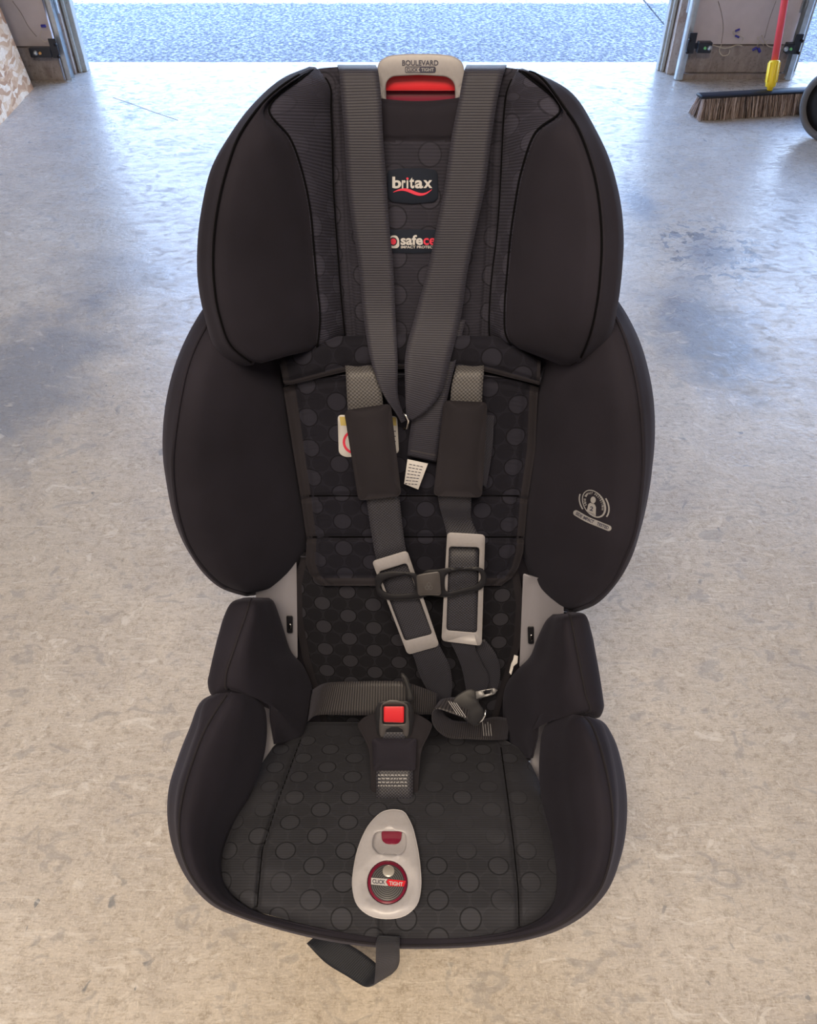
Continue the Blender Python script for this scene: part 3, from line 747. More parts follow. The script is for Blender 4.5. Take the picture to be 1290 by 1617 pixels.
# ---- adjustment handle
ho = rounded([(594, 122), (597, 98), (612, 88), (640, 85), (690, 85), (716, 88), (731, 98), (735, 122), (722, 166), (604, 166)], 14, 5)
hole = rounded([(610, 165), (609, 131), (618, 121), (660, 118.5), (706, 121), (718, 131), (719, 165)], 10, 4)
hd = plate('adjustment_handle', ho, [offset_poly(hole, 0)], PB, -.006, .016, M['grey'], bev=2.5)
tag(hd, 'grey plastic handle')
gp = rounded([(607, 116), (723, 116), (723, 143), (607, 143)], 3)
tag(plate('release_grip', gp, [], PB, lambda u, v: -.016, .012, M['red'], hd, bev=2), 'red squeeze grip')
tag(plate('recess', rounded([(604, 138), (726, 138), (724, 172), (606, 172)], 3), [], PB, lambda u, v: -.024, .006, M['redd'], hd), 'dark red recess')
fh = lambda u, v, h=0: PB(u, v, -.0055 + h)
lettering('BOULEVARD', ((635, 95), (692, 95), (635, 103.5)), fh, M['ink'], hd, .015)
stroke('lettering_frame', rounded([(640, 105.5), (687, 105.5), (687, 114.5), (640, 114.5)], 2)[list(range(24)) + [0]], 1, fh, M['ink'], hd)
flat('lettering_field', [(661, 110), (664, 105.5), (686, 105.5), (688, 107.5), (688, 112.5), (686, 114.5), (664, 114.5)], fh, M['ink'], hd)
lettering('CLICK', ((642, 107.3), (660, 107.3), (642, 112.8)), fh, M['ink'], hd, .02)
lettering('TIGHT', ((665, 107.3), (685, 107.3), (665, 112.8)), lambda u, v, h=0: fh(u, v, .0004), M['print'], hd, .02)

# ---- brand patches on the headrest
dh = drape(bvh('head'), .0006)
bp = plate('brand_patch', rounded([(611, 270), (630, 266), (672, 265.5), (691, 270), (692, 312), (686, 319), (650, 322), (618, 319), (612, 312)], 6), [], dh, .0022, .003, M['patch'], bev=1.4)
db = lambda u, v, h=0: dh(u, v, .0028 + h)
V0 = [('b', 619.5, 633.5), ('r', 634.5, 640.5), ('i', 641.8, 644.8), ('t', 646.5, 654), ('a', 655, 668), ('x', 668.5, 682.5)]
for ch, a, b in V0:
    top = {'b': 279, 't': 280, 'i': 280.5}.get(ch, 284.5)
    lettering(ch, ((a, top), (b, top), (a, 297.5 if ch not in 'x' else 297)), db, M['white'], bp, .03)
flat('lettering_dot', ellipse(643.3, 282, 2, 1.8, 12), lambda u, v, h=0: db(u, v, .0003), M['redt'], bp)
xs = np.linspace(0, 1, 24)
stroke('swoosh', [(621 + 61 * x, 303.5 - 4.2 * math.sin(x * 2 * math.pi) + 0 * x - 4.5 * x ** 6) for x in xs], [.6 + 4.6 * math.sin(math.pi * x) for x in xs], db, M['redt'], bp)
sp = plate('safety_patch', [(600, 364), (610, 363), (650, 362.5), (700, 363), (700, 399), (650, 400), (600, 399)], [], dh, .0012, .002, M['patch'], bev=1)
ds_ = lambda u, v, h=0: dh(u, v, .0018 + h)
flat('emblem', rounded([(615.5, 376), (618, 372), (626, 371.5), (630, 377), (630.5, 389), (627, 392), (616, 392)], 4), ds_, M['white'], sp)
flat('emblem_centre', ellipse(621, 381.5, 6.2, 6.8, 20), lambda u, v, h=0: ds_(u, v, .0002), M['patch'], sp)
flat('emblem_core', ellipse(621, 381.5, 4.6, 5, 20), lambda u, v, h=0: ds_(u, v, .0004), M['redt'], sp)
lettering('safe', ((632.5, 371), (667.5, 371), (632.5, 387)), ds_, M['white'], sp, .03)
lettering('cell', ((668.5, 371), (696, 371), (668.5, 387)), ds_, M['redt'], sp, .02)
lettering('IMPACT PROTECTION', ((633, 388), (699, 388), (633, 392.3)), ds_, M['white'], sp, .02)

# ---- torso wings
def torsowing(rows, sgn, name='torso_wing'):
    ctrl = []
    for (A, Cc, S, hA, hC, hS, hk) in rows:
        A, Cc, S = map(np.array, (A, Cc, S)); m1 = A * .72 + Cc * .28; m2 = A * .4 + Cc * .6
        k = lambda p, f, h: PB(p[0] + sgn * f, p[1], h)
        b = .014 * min(1, abs(A[0] - Cc[0]) / 100)
        ctrl.append([PB(*A, hA), PB(*m1, hA * .6 + hC * .4 + b * .6), PB(*m2, hA * .3 + hC * .7 + b), PB(*(A * .15 + Cc * .85), hA * .06 + hC * .94 + b * .5), PB(*Cc, hC), PB(*(Cc * .4 + S * .6), hC * .4 + hS * .6 + .001), PB(*S, hS),
                     k(S, 3, hS * .5 + hk * .5), k(S, 10, hk), k(A * .5 + S * .5, 0, hk), k(A, 0, hk)])
    return loft(name, ctrl, [M['knit']], 6, 5, grooves=(4,), key=name + str(sgn), seam=4, seam_r=.0016, seam_range=(0, .86), seam_mat=M['knit'])
torsowing([((440, 470), (352, 470), (340, 468), .0, .03, .02, -.06),
           ((440, 500), (331, 506), (319, 500), .0, .055, .045, -.06),
           ((440, 540), (309, 546), (297, 540), .005, .08, .066, -.06),
           ((440, 585), (294, 588), (280, 584), .01, .1, .085, -.06),
           ((446, 620), (285.5, 628), (270, 626), .01, .112, .097, -.06),
           ((450, 670), (278.6, 672), (263.5, 674), .01, .12, .104, -.06),
           ((458, 722), (273, 727), (262, 727), .01, .123, .108, -.06),
           ((466, 770), (275, 772), (267.5, 771), .01, .12, .108, -.06),
           ((474, 815), (284, 822), (279, 823), .01, .116, .104, -.055),
           ((478, 855), (300, 865), (297, 866), .008, .108, .097, -.045),
           ((468, 885), (326, 902), (322, 904), .006, .098, .088, -.03),
           ((452, 908), (352, 924), (349, 927), .004, .085, .075, -.015),
           ((438, 925), (384, 935), (382, 938.5), .0, .065, .055, -.01),
           ((430, 931), (400, 936), (398, 939), -.01, .02, .01, -.03)], 1)
torsowing([((853, 470), (948, 462), (957, 456), .0, .03, .02, -.06),
           ((853, 500), (968, 494), (981, 492), .0, .055, .045, -.06),
           ((853, 540), (986, 532), (1002, 534), .005, .08, .066, -.06),
           ((853, 590), (1002, 588), (1018, 588), .01, .1, .085, -.06),
           ((851, 630), (1010, 636), (1025.5, 632), .01, .112, .097, -.06),
           ((846, 680), (1014.5, 684), (1028.5, 684), .01, .12, .104, -.06),
           ((840, 735), (1015.6, 734), (1026, 736), .01, .123, .108, -.06),
           ((834, 790), (1011, 792), (1018, 792), .01, .12, .108, -.06),
           ((830, 830), (1003, 840), (1008, 836), .01, .116, .104, -.055),
           ((832, 875), (986, 884), (992, 886), .008, .108, .097, -.045),
           ((842, 905), (966, 922), (969, 925), .006, .098, .088, -.03),
           ((852, 932), (938, 948), (941, 952), .004, .085, .075, -.015),
           ((868, 952), (910, 960), (912, 964), .0, .065, .055, -.01),
           ((876, 957), (897, 962), (898, 965), -.01, .02, .01, -.03)], -1)
# printed side impact emblem on the right torso wing
dw = drape(bvh('torso_wing-1'), .0007)
em = flat('impact_emblem', [(q[0], q[1]) for q in ellipse(937.5, 795, .5, .5, 6)], dw, M['print'], seat); tag(em, 'printed light grey side impact emblem')
E = lambda a, rx, ry: (937.6 + rx * math.cos(R(a)) * .98 - ry * math.sin(R(a)) * -.17, 795.4 + rx * math.cos(R(a)) * .17 + ry * math.sin(R(a)) * .98)
stroke('ring', [E(a, 18, 21.5) for a in range(0, 361, 10)], [1.4 + 1.6 * max(0, math.cos(R(a - 20))) for a in range(0, 361, 10)], dw, M['print'], em)
stroke('arc', [E(a, 24, 26) for a in range(-28, 50, 6)], 2.4, dw, M['print'], em)
stroke('arc', [E(a, 23, 24.5) for a in range(150, 215, 6)], 2, dw, M['print'], em)
flat('figure_head', ellipse(936.5, 789.5, 4.2, 5.4, 16), dw, M['print'], em)
flat('figure_body', [(929, 796), (932, 794), (939, 796.5), (941, 801), (940.5, 815), (934, 813.5), (926.5, 807)], dw, M['print'], em)
lettering('2', ((932, 799), (937.5, 800.5), (930.5, 806)), lambda u, v, h=0: dw(u, v, .0003), M['ink'], em, .03)
lettering('LAYERS', ((928.5, 807.3), (939, 812), (927.8, 809.2)), lambda u, v, h=0: dw(u, v, .0003), M['ink'], em, .0)
tx = 'SIDE IMPACT PROTECTION'
for i, ch in enumerate(tx):
    if ch == ' ': continue
    a = 165 + i * (220 / (len(tx) - 1)); p = np.array(E(a, 14.2, 17)); q = np.array(E(a + 3, 14.2, 17)); tdir = unit(q - p); nd = np.array([tdir[1], -tdir[0]])
    w = 1.0; hgt = 1.7
    lettering(ch, (p - tdir * w + nd * hgt, p + tdir * w + nd * hgt, p - tdir * w - nd * hgt), dw, M['print'], em, .04)
bar = [(909.5, 810), (925, 819), (945, 827.5), (961, 834)]
stroke('banner', smooth2d(bar, 5, False), 9, dw, M['print'], em)
for q in (bar[0], bar[-1]): flat('banner_end', ellipse(q[0], q[1], 4.5, 4.5, 14), dw, M['print'], em)
for wd, a, b in (('SIDE', 0, .22), ('IMPACT', .27, .58), ('TESTED', .63, 1.0)):
    bb = smooth2d(bar, 8, False); n = len(bb) - 1; p, q = bb[int(a * n)], bb[int(b * n)]; d = unit(q - p); nn = np.array([d[1], -d[0]])
    lettering(wd, (p + nn * 2.6, q + nn * 2.6, p - nn * 2.6), lambda u, v, h=0: dw(u, v, .0003), M['ink'], em, .035)

# ---- shell and base behind everything
panel('gap_shade_backing', lambda s, t: 440 + 418 * s, lambda s, t: 500 + 660 * t, lambda s, t: -.016, [M['knit']], 10, 20, thick=.02)  # dark backing added so the gaps between pads look shaded
panel('bight_shade_filler', lambda s, t: 425 + 430 * s, lambda s, t: 1080 + 115 * t, lambda s, t: 0, [M['knit']], 6, 6, base=lambda u, v, h: P(u, v, 1.125), thick=.01)  # dark filler added where the bight is only a shaded gap
def shellside(pts, Dv, name='shell_side'):
    return plate(name, rounded(pts, 4), [], lambda u, v, h=0: P(u, v, Dv(u, v) - h), 0, .02, M['shell'], bev=1.5, grid=14)
def scur(a, sgn): return lambda u, v: a + .035 * math.sin(max(0, min(1, abs(u - 645) / 60 - 2.9)) * math.pi) * sgn
s1 = shellside([(404, 900), (468, 885), (470, 1040), (440, 1040), (404, 960)], lambda u, v: DB(u, v) - .005 - .045 * max(0, (460 - u) / 55) ** 1.5)
s2p = shellside([(826, 905), (890, 925), (890, 985), (850, 1055), (820, 1055)], lambda u, v: DB(u, v) - .005 - .045 * max(0, (u - 833) / 55) ** 1.5)
shellside([(395, 1085), (428, 1085), (440, 1200), (385, 1235)], lambda u, v: 1.055 - .02 * (v - 1085) / 150)
shellside([(835, 1110), (885, 1120), (880, 1260), (838, 1260)], lambda u, v: 1.05 - .02 * (v - 1085) / 150)
for par, q in ((s1, (457, 986)), (s2p, (838, 1003))):
    tag(plate('bolt_recess', rounded([(q[0] - 5, q[1] - 14), (q[0] + 5, q[1] - 14), (q[0] + 5, q[1] + 14), (q[0] - 4, q[1] + 14)], 3), [], lambda u, v, h=0: P(u, v, DB(u, v) - .012 - h), .002, .004, M['black'], par), 'dark bolt recess')
    tag(plate('bolt', ellipse(q[0] + 1, q[1] + 4, 3, 5, 12), [], lambda u, v, h=0: P(u, v, DB(u, v) - .016 - h), .002, .004, M['chrome'], par), 'chrome bolt head')
# rear shell and floor base (mostly hidden from the front)
def rrect(w, d, cx, cy, z, r=.04, k=5):
    pts = rounded([(cx - w, cy - d), (cx + w, cy - d), (cx + w, cy + d), (cx - w, cy + d)], r, k); return [np.array([p[0], p[1], z]) for p in pts]
bs = [rrect(.165, .19, .0, .60, .0, .05), rrect(.17, .195, 0, .60, .012, .05), rrect(.16, .175, .0, .60, .05, .05), rrect(.15, .16, .0, .61, .085, .05)]
G = np.array(bs); V, F, col, UV = grid_arrays(G, True); part('base', V, F, M['shell'], uvs=UV)
tub = [rrect(.13, .14, 0, .48, .08, .05), rrect(.15, .11, 0, .43, .115, .05), rrect(.16, .085, 0, .395, .15, .05), rrect(.16, .08, 0, .385, .16, .05)]
G = np.array(tub); V, F, col, UV = grid_arrays(G, True); part('seat_tub', V, F, M['shell'], uvs=UV)
rs = []
for z, w, yo in ((.10, .155, .0), (.2, .17, .0), (.4, .175, .0), (.6, .165, .0), (.72, .14, .0)):
    yb = .757 - (.782 - z) * math.tan(RE); rs.append([np.array([p[0] + (yb - .5) * .04, p[1], z]) for p in rounded([(-w, yb + .03), (w, yb + .03), (w * .85, yb + .12), (-w * .85, yb + .12)], .04, 5)])
G = herm(np.array(rs), 4); V, F, col, UV = grid_arrays(G, True); part('back_shell', V, F, M['shell'], uvs=UV)

# ---- lower back pad with crisp dots, then the main quilted pad, then the upper flap
lbL = [(885, 474), (900, 469), (925, 464), (980, 466), (1040, 478), (1095, 495), (1150, 510)]
lbR = [(885, 815), (919, 822), (956, 827.5), (1018, 822), (1093, 797), (1150, 782)]
panel('lower_back_pad', lambda s, t: T(lbL, 880 + 270 * t) * (1 - s) + T(lbR, 880 + 270 * t) * s, lambda s, t: 880 + 270 * t,
      lambda s, t: .002 + .006 * (1 - (2 * s - 1) ** 8) - .002 * (math.exp(-((s - .035) / .012) ** 2) + math.exp(-((s - .965) / .012) ** 2)), [M['dots'], M['knit_tan']], 60, 50, key='lower', matf=lambda s, t: 1 if s < .03 or s > .96 else 0)
mpL = [(600, 447), (619, 450), (783, 475), (848, 484), (888, 482.5), (905, 489), (915, 496), (925, 510)]
mpR = [(600, 851), (616, 849), (705, 845), (787, 833), (871, 826), (895, 819), (912, 808), (924, 792)]
def mh(s, t):
    v = 602 + t * 320; e = min(s, 1 - s)
    h = .016 + .007 * (1 - math.exp(-e * 30)) - .008 * math.exp(-((v - 783) / 2.6) ** 2) - .008 * math.exp(-((v - 848) / 2.6) ** 2)
    h -= .004 * (math.exp(-((e - .045) / .010) ** 2)) + .004 * math.exp(-((t - .955) / .01) ** 2) + .004 * math.exp(-((t - .03) / .01) ** 2)
    w = .0010 * math.sin(v * .9 + s * 5) * math.exp(-((e - .075) / .03) ** 2)
    return h + w
def mv(s, t):
    top = 592 + 20 * (2 * abs(s - .5)) ** 4 ; bot = 925 + 0 * s; return top + t * (bot - top)
panel('back_pad', lambda s, t: T(mpL, 600 + 325 * t) * (1 - s) + T(mpR, 600 + 325 * t) * s, mv, mh, [M['quilt'], M['knit_tan']], 90, 110, key='mid', thick=.02,
      matf=lambda s, t: 1 if min(s, 1 - s) < .04 or t > .96 else 0)
# upper flap
ft = [(0, 568), (.03, 563), (.22, 531), (.5, 527), (.83, 531), (1, 570)]; fb = [(0, 606), (.02, 608), (.25, 586), (.5, 582), (.78, 586), (1, 608)]
panel('back_flap', lambda s, t: 440 + 414 * s + (t * 8 * (1 - s) - 2 * t * s), lambda s, t: T(ft, s) * (1 - t) + T(fb, s) * t,
      lambda s, t: .028 + .008 * (1 - (2 * t - 1) ** 4) - .004 * math.exp(-((t - .84) / .05) ** 2) + .0012 * math.sin(s * 70) * math.exp(-((t - .8) / .15) ** 2), [M['quilt'], M['knit_tan']], 80, 24, key='flap', thick=.02, matf=lambda s, t: 1 if t > .86 or s < .02 or s > .98 else 0)
for lo, q in (((530, 585), (548, 598)), ((766, 598), (750, 585))): pass

# ---- warning label, half hidden behind the shoulder pad
dm = drape(bvh('mid'), .0008)
for vv_, a_, b_ in ((783, 479, 831), (848, 489, 826)): stroke('seam', [(u, vv_) for u in np.linspace(a_, b_, 60)], 2, drape(bvh('mid'), .0003), CREASE, seat)
wl = plate('warning_label', rounded([(533, 655), (627, 657), (630, 716), (545, 722), (535, 716)], 7), [], dm, .0006, .001, M['white'], bev=.5, grid=12); tag(wl, 'white warning label')
dl = lambda u, v, h=0: dm(u, v, .0010 + h)
flat('yellow_band', [(536, 658), (625, 659), (626, 672), (538, 672)], dl, M['yellow'], wl)
stroke('red_ring', ellipse(560, 698, 17, 17, 33, 0, 0, 359), 4, dl, M['redt'], wl)
for k in range(4): stroke('print_line', [(617, 681 + 8 * k), (625, 681 + 8 * k)], 1.5, dl, M['ink'], wl)

# ---- hip wings and front bolster (depth along the lens axis given directly)
def rowsD(rows, sgn, name, cols=(), seam=None, **kw):
    ctrl = []
    for (A, Cc, S, dA, dC, dS, back) in rows:
        A, Cc, S = map(np.array, (A, Cc, S)); w = abs(A[0] - Cc[0])
        b = .016 * min(1, w / 60)
        f = lambda p, d: P(p[0], p[1], d)
        ctrl.append([f(A, dA), f(A * .75 + Cc * .25, dA * .62 + dC * .38 - b * .4), f(A * .45 + Cc * .55, dA * .3 + dC * .7 - b), f(A * .15 + Cc * .85, dA * .07 + dC * .93 - b * .6), f(Cc, dC), f(Cc * .4 + S * .6, dC * .5 + dS * .5 - .002), f(S, dS),
                     f(S + np.array([sgn * 4, 0]), dS + back * .4), f(S + np.array([sgn * 16, 0]), dS + back), f(A * .5 + S * .5, max(dA, dS + back)), f(A, dA + .03)])
    return loft(name, ctrl, [M['knit']], 6, 5, grooves=(4,), gd=.0014, key=name + str(sgn), seam=4, seam_r=.0013, **kw)
rowsD([((424, 944), (398, 943), (386, 943.5), .965, .93, .94, .05),
       ((432, 952), (394, 952), (368, 952), .97, .895, .905, .07),
       ((440, 975), (387, 975), (357, 974), .985, .885, .90, .09),
       ((447, 998), (378, 1000), (349, 1000), 1.0, .88, .895, .1),
       ((458, 1030), (368, 1030), (341, 1030), 1.02, .875, .89, .1),
       ((478, 1055), (358.5, 1058), (334, 1060), 1.035, .873, .887, .1),
       ((490, 1090), (356, 1074), (331, 1080), 1.05, .873, .885, .1),
       ((488, 1115), (357, 1086), (336, 1096), 1.055, .876, .885, .1),
       ((482, 1140), (386, 1094), (366, 1098), 1.06, .90, .9, .1),
       ((474, 1163), (424, 1106), (421, 1108), 1.05, .94, .945, .08),
       ((456, 1170), (428, 1138), (426, 1140), 1.04, .965, .97, .06),
       ((446, 1174), (434, 1172), (432, 1175), 1.03, .98, .985, .04)], 1, 'hip_wing', seam_range=(.05, .66))
rowsD([((873, 970), (898, 969), (904, 966.5), .965, .93, .94, .05),
       ((862, 982), (901, 976), (922, 972), .97, .895, .905, .07),
       ((850, 1008), (907, 1005), (931, 1000), .985, .885, .90, .09),
       ((838, 1038), (914, 1042), (938, 1035), 1.01, .88, .895, .1),
       ((815, 1062), (920, 1072), (944, 1068), 1.03, .875, .89, .1),
       ((801, 1085), (926, 1100), (949, 1100), 1.045, .873, .887, .1),
       ((797, 1110), (932, 1118), (951, 1118), 1.055, .873, .885, .1),
       ((798, 1140), (929, 1124), (944, 1132), 1.06, .876, .885, .1),
       ((806, 1168), (893, 1128), (912, 1126), 1.06, .90, .9, .1),
       ((820, 1186), (852, 1132), (856, 1135), 1.05, .94, .945, .08),
       ((830, 1196), (846, 1165), (849, 1168), 1.03, .965, .97, .06),
       ((834, 1202), (840, 1192), (842, 1196), 1.02, .98, .985, .04)], -1, 'hip_wing', seam_range=(.05, .66))
dp = lambda v, e=.008: DP(v) - e
rowsD([((395, 1096), (362, 1093), (345, 1095), .90, .87, .875, .06),
       ((410, 1110), (352, 1106), (330, 1106), .92, .862, .868, .08),
       ((417, 1150), (325, 1150), (313, 1150), .94, .842, .852, .1),
       ((410, 1200), (305, 1200), (295, 1200), .935, .825, .838, .12),
       ((391, 1252), (289, 1255), (280.5, 1250), .915, .808, .82, .12),
       ((366, 1298), (283, 1302), (277, 1300), dp(1298), .797, .807, .12),
       ((349, 1345), (289, 1350), (286, 1352), dp(1345), .787, .797, .11),
       ((350, 1387), (309, 1392), (306, 1394), dp(1387), .785, .794, .10),
       ((366, 1414), (340, 1424), (337, 1427), dp(1414), .79, .798, .08),
       ((402, 1438), (388, 1446), (386, 1449.5), dp(1438), .794, .802, .07),
       ((440, 1450), (434, 1460), (433, 1464), dp(1450), .797, .806, .06),
       ((510, 1466), (507, 1477), (507, 1482), dp(1466), .80, .81, .05),
       ((596, 1480), (596, 1490), (596, 1494.5), dp(1480), .803, .813, .05),
       ((680, 1482), (681, 1492), (681, 1496.5), dp(1482), .803, .813, .05),
       ((760, 1478), (764, 1487), (765, 1492), dp(1478), .80, .81, .05),
       ((815, 1467), (828, 1477), (830, 1482.5), dp(1467), .797, .806, .06),
       ((856, 1449), (880, 1461), (883, 1465), dp(1449), .79, .80, .07),
       ((876, 1424), (918, 1436), (921, 1440), dp(1424), .785, .795, .08),
       ((881, 1385), (947, 1402), (950, 1404), dp(1385), .785, .793, .10),
       ((876, 1335), (963, 1355), (967, 1355), dp(1335), .79, .80, .11),
       ((863, 1283), (968, 1305), (974, 1305), dp(1283), .80, .81, .12),
       ((857, 1232), (964, 1252), (974, 1252), .915, .812, .824, .12),
       ((857, 1190), (954, 1203), (967, 1203), .935, .828, .84, .12),
       ((864, 1148), (941, 1160), (955, 1160), .93, .846, .855, .1),
       ((884, 1132), (930, 1139), (943, 1138), .91, .862, .868, .08),
       ((897, 1127), (920, 1130), (928, 1131), .90, .872, .877, .06)][::-1], 0, 'front_bolster', seam_range=(.02, .98))

# ---- seat cushion
cl = [(1160, 462), (1166, 448), (1178, 432), (1221, 403), (1253, 392), (1300, 367), (1343, 349), (1379, 348), (1411, 363), (1436, 399), (1458, 474), (1484, 590)]
cr = [(1160, 790), (1172, 806), (1180, 818), (1209, 840), (1243, 855), (1280, 862), (1332, 877), (1384, 881), (1425, 877), (1451, 855), (1469, 814), (1486, 690)]
def side(tab, v): return T(tab, v)
GS, GT = np.linspace(0, 1, 97), np.linspace(0, 1, 90)
def cv(s, t):
    # front edge follows the curved hem; back edge hidden under the buckle
    u = 349 + 532 * s
    bot = T([(349, 1395), (364, 1414), (400, 1438), (475, 1459), (594, 1483), (670, 1485), (740, 1484), (814, 1470), (855, 1451), (877, 1425), (881, 1400)], u)
    top = T([(349, 1345), (367, 1300), (392, 1253), (403, 1221), (432, 1178), (453, 1162), (475, 1140), (780, 1140), (792, 1165), (818, 1180), (840, 1209), (855, 1243), (862, 1280), (877, 1332), (881, 1384)], u)
    return top + t * (bot - top)
def cu(s, t): return 349 + 532 * s
def seamL(v): return T([(1140, 482), (1167, 475), (1264, 439), (1343, 414), (1440, 405)], v)
def seamR(v): return T([(1140, 784), (1187, 792), (1254, 801), (1328, 810.5), (1402, 818), (1470, 820)], v)
def ch(s, t):
    u, v = cu(s, t), cv(s, t); e = min(1, min(s, 1 - s) * 9)
    h = .018 * (1 - (1 - e) ** 2) + .004 * (1 - (2 * s - 1) ** 2)
    h -= .011 * math.exp(-((u - seamL(v)) / 3.5) ** 2) + .011 * math.exp(-((u - seamR(v)) / 3.5) ** 2)
    h -= .016 * math.exp(-(1 - t) * 26) + .022 * math.exp(-t * 9)
    h += .0012 * math.sin(v * .11 + u * .02) * math.exp(-((u - seamL(v) - 12) / 18) ** 2) + .0012 * math.sin(v * .12) * math.exp(-((u - seamR(v) + 10) / 18) ** 2)
    h += .002 * math.sin(u * .05) * math.exp(-((v - 1190) / 25) ** 2)
    h -= .006 * math.exp(-((u - 601) / 3) ** 2) * (1 if v > 1450 else 0)
    return h
panel('seat_cushion', cu, cv, ch, [M['dots_seat']], 170, 100, base=PP, thick=.02, key='cush', rim=.006)

# ---- grey release housing at the front of the cushion
dc = drape(bvh('cush'), .0004)
stroke('seam', [(seamL(v), v) for v in range(1168, 1436, 6)], 1.8, dc, CREASE, seat); stroke('seam', [(seamR(v), v) for v in range(1180, 1466, 6)], 1.8, dc, CREASE, seat)
def rigid(u, v, h=0):      # rigid curved base the housing sits on
    return P(u, v, DP(v) - .034 - h)
egg = smooth2d([(624, 1278), (637, 1281), (648, 1297), (658, 1330), (664, 1370), (665, 1402), (658, 1430), (640, 1446), (609, 1451.5), (583, 1446), (564, 1430), (556, 1402), (558, 1370), (568, 1330), (586, 1297), (605, 1281)], 4)
slot = rounded([(588, 1325), (592, 1315), (600, 1312.5), (630, 1312.5), (640, 1315), (642, 1325), (641, 1340), (633, 1350), (598, 1349), (588, 1338)], 5, 3)
knobh = ellipse(611.8, 1393.5, 32, 34.8, 36)
def egd(u, v): return -.0035 * max(0, min(1, (1.32 - math.hypot((u - 611.8) / 32, (v - 1393.5) / 34.8)) / .14)) + .006 * (1 - ((u - 611) / 55) ** 2) - .004 * max(0, (v - 1425) / 26) ** 2
hs = plate('release_housing', egg, [slot, knobh], rigid, .0, .026, M['greyl'], bev=4, domef=egd, grid=7); tag(hs, 'light grey egg-shaped plastic release housing')
tag(plate('slot_floor', offset_poly(slot, -1), [], rigid, lambda u, v: -.010 + .011 * max(0, (v - 1318) / 32), .002, M['greyl'], hs, grid=5), 'recessed grey finger slot')
tag(plate('release_tab', rounded([(602, 1312), (635, 1312), (633, 1328), (626, 1334), (612, 1334), (603, 1328)], 5), [], rigid, -.004, .004, M['redd'], hs), 'red release tab')
kb = tag(plate('release_button', ellipse(611.8, 1393.5, 31, 33.8, 40), [], rigid, .002, .012, M['redd'], hs, bev=2.5), 'round button with dark red rim')
tag(plate('button_face', ellipse(611.8, 1394, 27, 29.5, 36), [ellipse(611.8, 1394, r_, r_ * 1.09, 36) for r_ in ()], rigid, .0025, .002, M['disc'], hs, bev=1), 'dark grey ribbed face')
kk = lambda u, v, h=0: rigid(u, v, .0029 + h)
for r_ in range(5, 27, 3): stroke('face_groove', ellipse(611.8, 1394, r_, r_ * 1.09, 41, 0, 0, 359.9), .8, kk, M['black'], hs)
tag(plate('bright_stud', ellipse(613.4, 1375.6, 9.4, 9.4, 24), [], rigid, .005, .003, M['stud'], hs, bev=2.5), 'silver stud')
flat('badge', [(586, 1386), (612, 1388), (609, 1392.5), (613, 1399), (586, 1396.5)], lambda u, v, h=0: kk(u, v, .0005), M['white'], hs)
flat('badge', [(613, 1388), (641, 1391), (638, 1400), (614, 1399), (610, 1392.5)], lambda u, v, h=0: kk(u, v, .0005), M['red'], hs)
lettering('CLICK', ((588, 1388), (608, 1389.8), (588, 1394.8)), lambda u, v, h=0: kk(u, v, .0008), M['ink'], hs, .03)
lettering('TIGHT', ((614.5, 1391.3), (636, 1393.2), (614.5, 1397.6)), lambda u, v, h=0: kk(u, v, .0008), M['white'], hs, .03)

# ---- tether straps draped over the headrest
def prow(l, r, hl, hr=None): return (PB(l[0], l[1], hl), PB(r[0], r[1], hl if hr is None else hr))
ribbon('tether_strap', [prow((534, 107), (595, 107), -.05), prow((533, 104), (594, 104), .0), prow((535, 112), (597, 112), .018), prow((539, 160), (602, 158), .024), prow((543, 205), (604, 205), .026), prow((549, 300), (611, 300), .026), prow((557, 360), (615, 360), .027),
        prow((565, 410), (620, 410), .028), prow((574, 500), (624.5, 500), .032), prow((587, 575), (628, 575), .047, .047), prow((607, 625), (629, 628), .052, .046), prow((628, 656), (638, 656), .050, .044), prow((634, 668), (641, 664), .046, .044)], M['tether'], key='t1')
ribbon('tether_strap', [prow((737, 107), (799, 107), -.05), prow((736, 104), (799, 104), .0), prow((733, 112), (796, 112), .018), prow((724, 160), (785, 160), .024), prow((714, 210), (777, 210), .026), prow((701, 300), (765, 300), .028), prow((689, 360), (752, 360), .029),
        prow((674, 430), (738, 430), .030), prow((655, 500), (728, 500), .036, .032), prow((640, 560), (712, 565), .049, .044), prow((640, 610), (694, 625), .056, .05), prow((641, 645), (666, 655), .056, .052), prow((642, 660), (650, 664), .053, .051)], M['tether'], key='t2')
ribbon('tether_end', [prow((688, 505), (735, 505), .026), prow((672, 570), (720, 570), .036), prow((655, 640), (704, 640), .042), prow((646, 690), (694, 695), .040), prow((643, 720), (689, 730), .036)], M['tether'], key='t3')
d3 = drape(bvh('t3'), .0006)
stroke('stitching', [(648, 711), (688, 719)], 1, d3, M['blackm'], seat)
sweep('strap_ring', [PB(636, 652, .056), PB(641, 656, .060), PB(645, 664, .060), PB(643, 676, .057), PB(638, 678, .055)], .0012, M['chrome'])
tg = plate('care_tag', [(643.4, 725), (675.8, 732), (660.4, 773), (638, 764)], [], PB, .040, .0008, M['white'], bev=.5); tag(tg, 'small white sewn-in care tag with tiny print')
for k in range(7):
    a = np.array((646, 733.)) + np.array((-1.1, 5.1)) * k; b = np.array((669 - 1.8 * k * .9, 737.5 + 4.6 * k))
    for q in range(4):
        p0, p1 = a + (b - a) * (q / 4 + .01), a + (b - a) * (q / 4 + .18 + .05 * random.random()); stroke('print_line', [p0, p1], 1.1, lambda u, v, h=0: PB(u, v, .0405), M['ink'], tg)

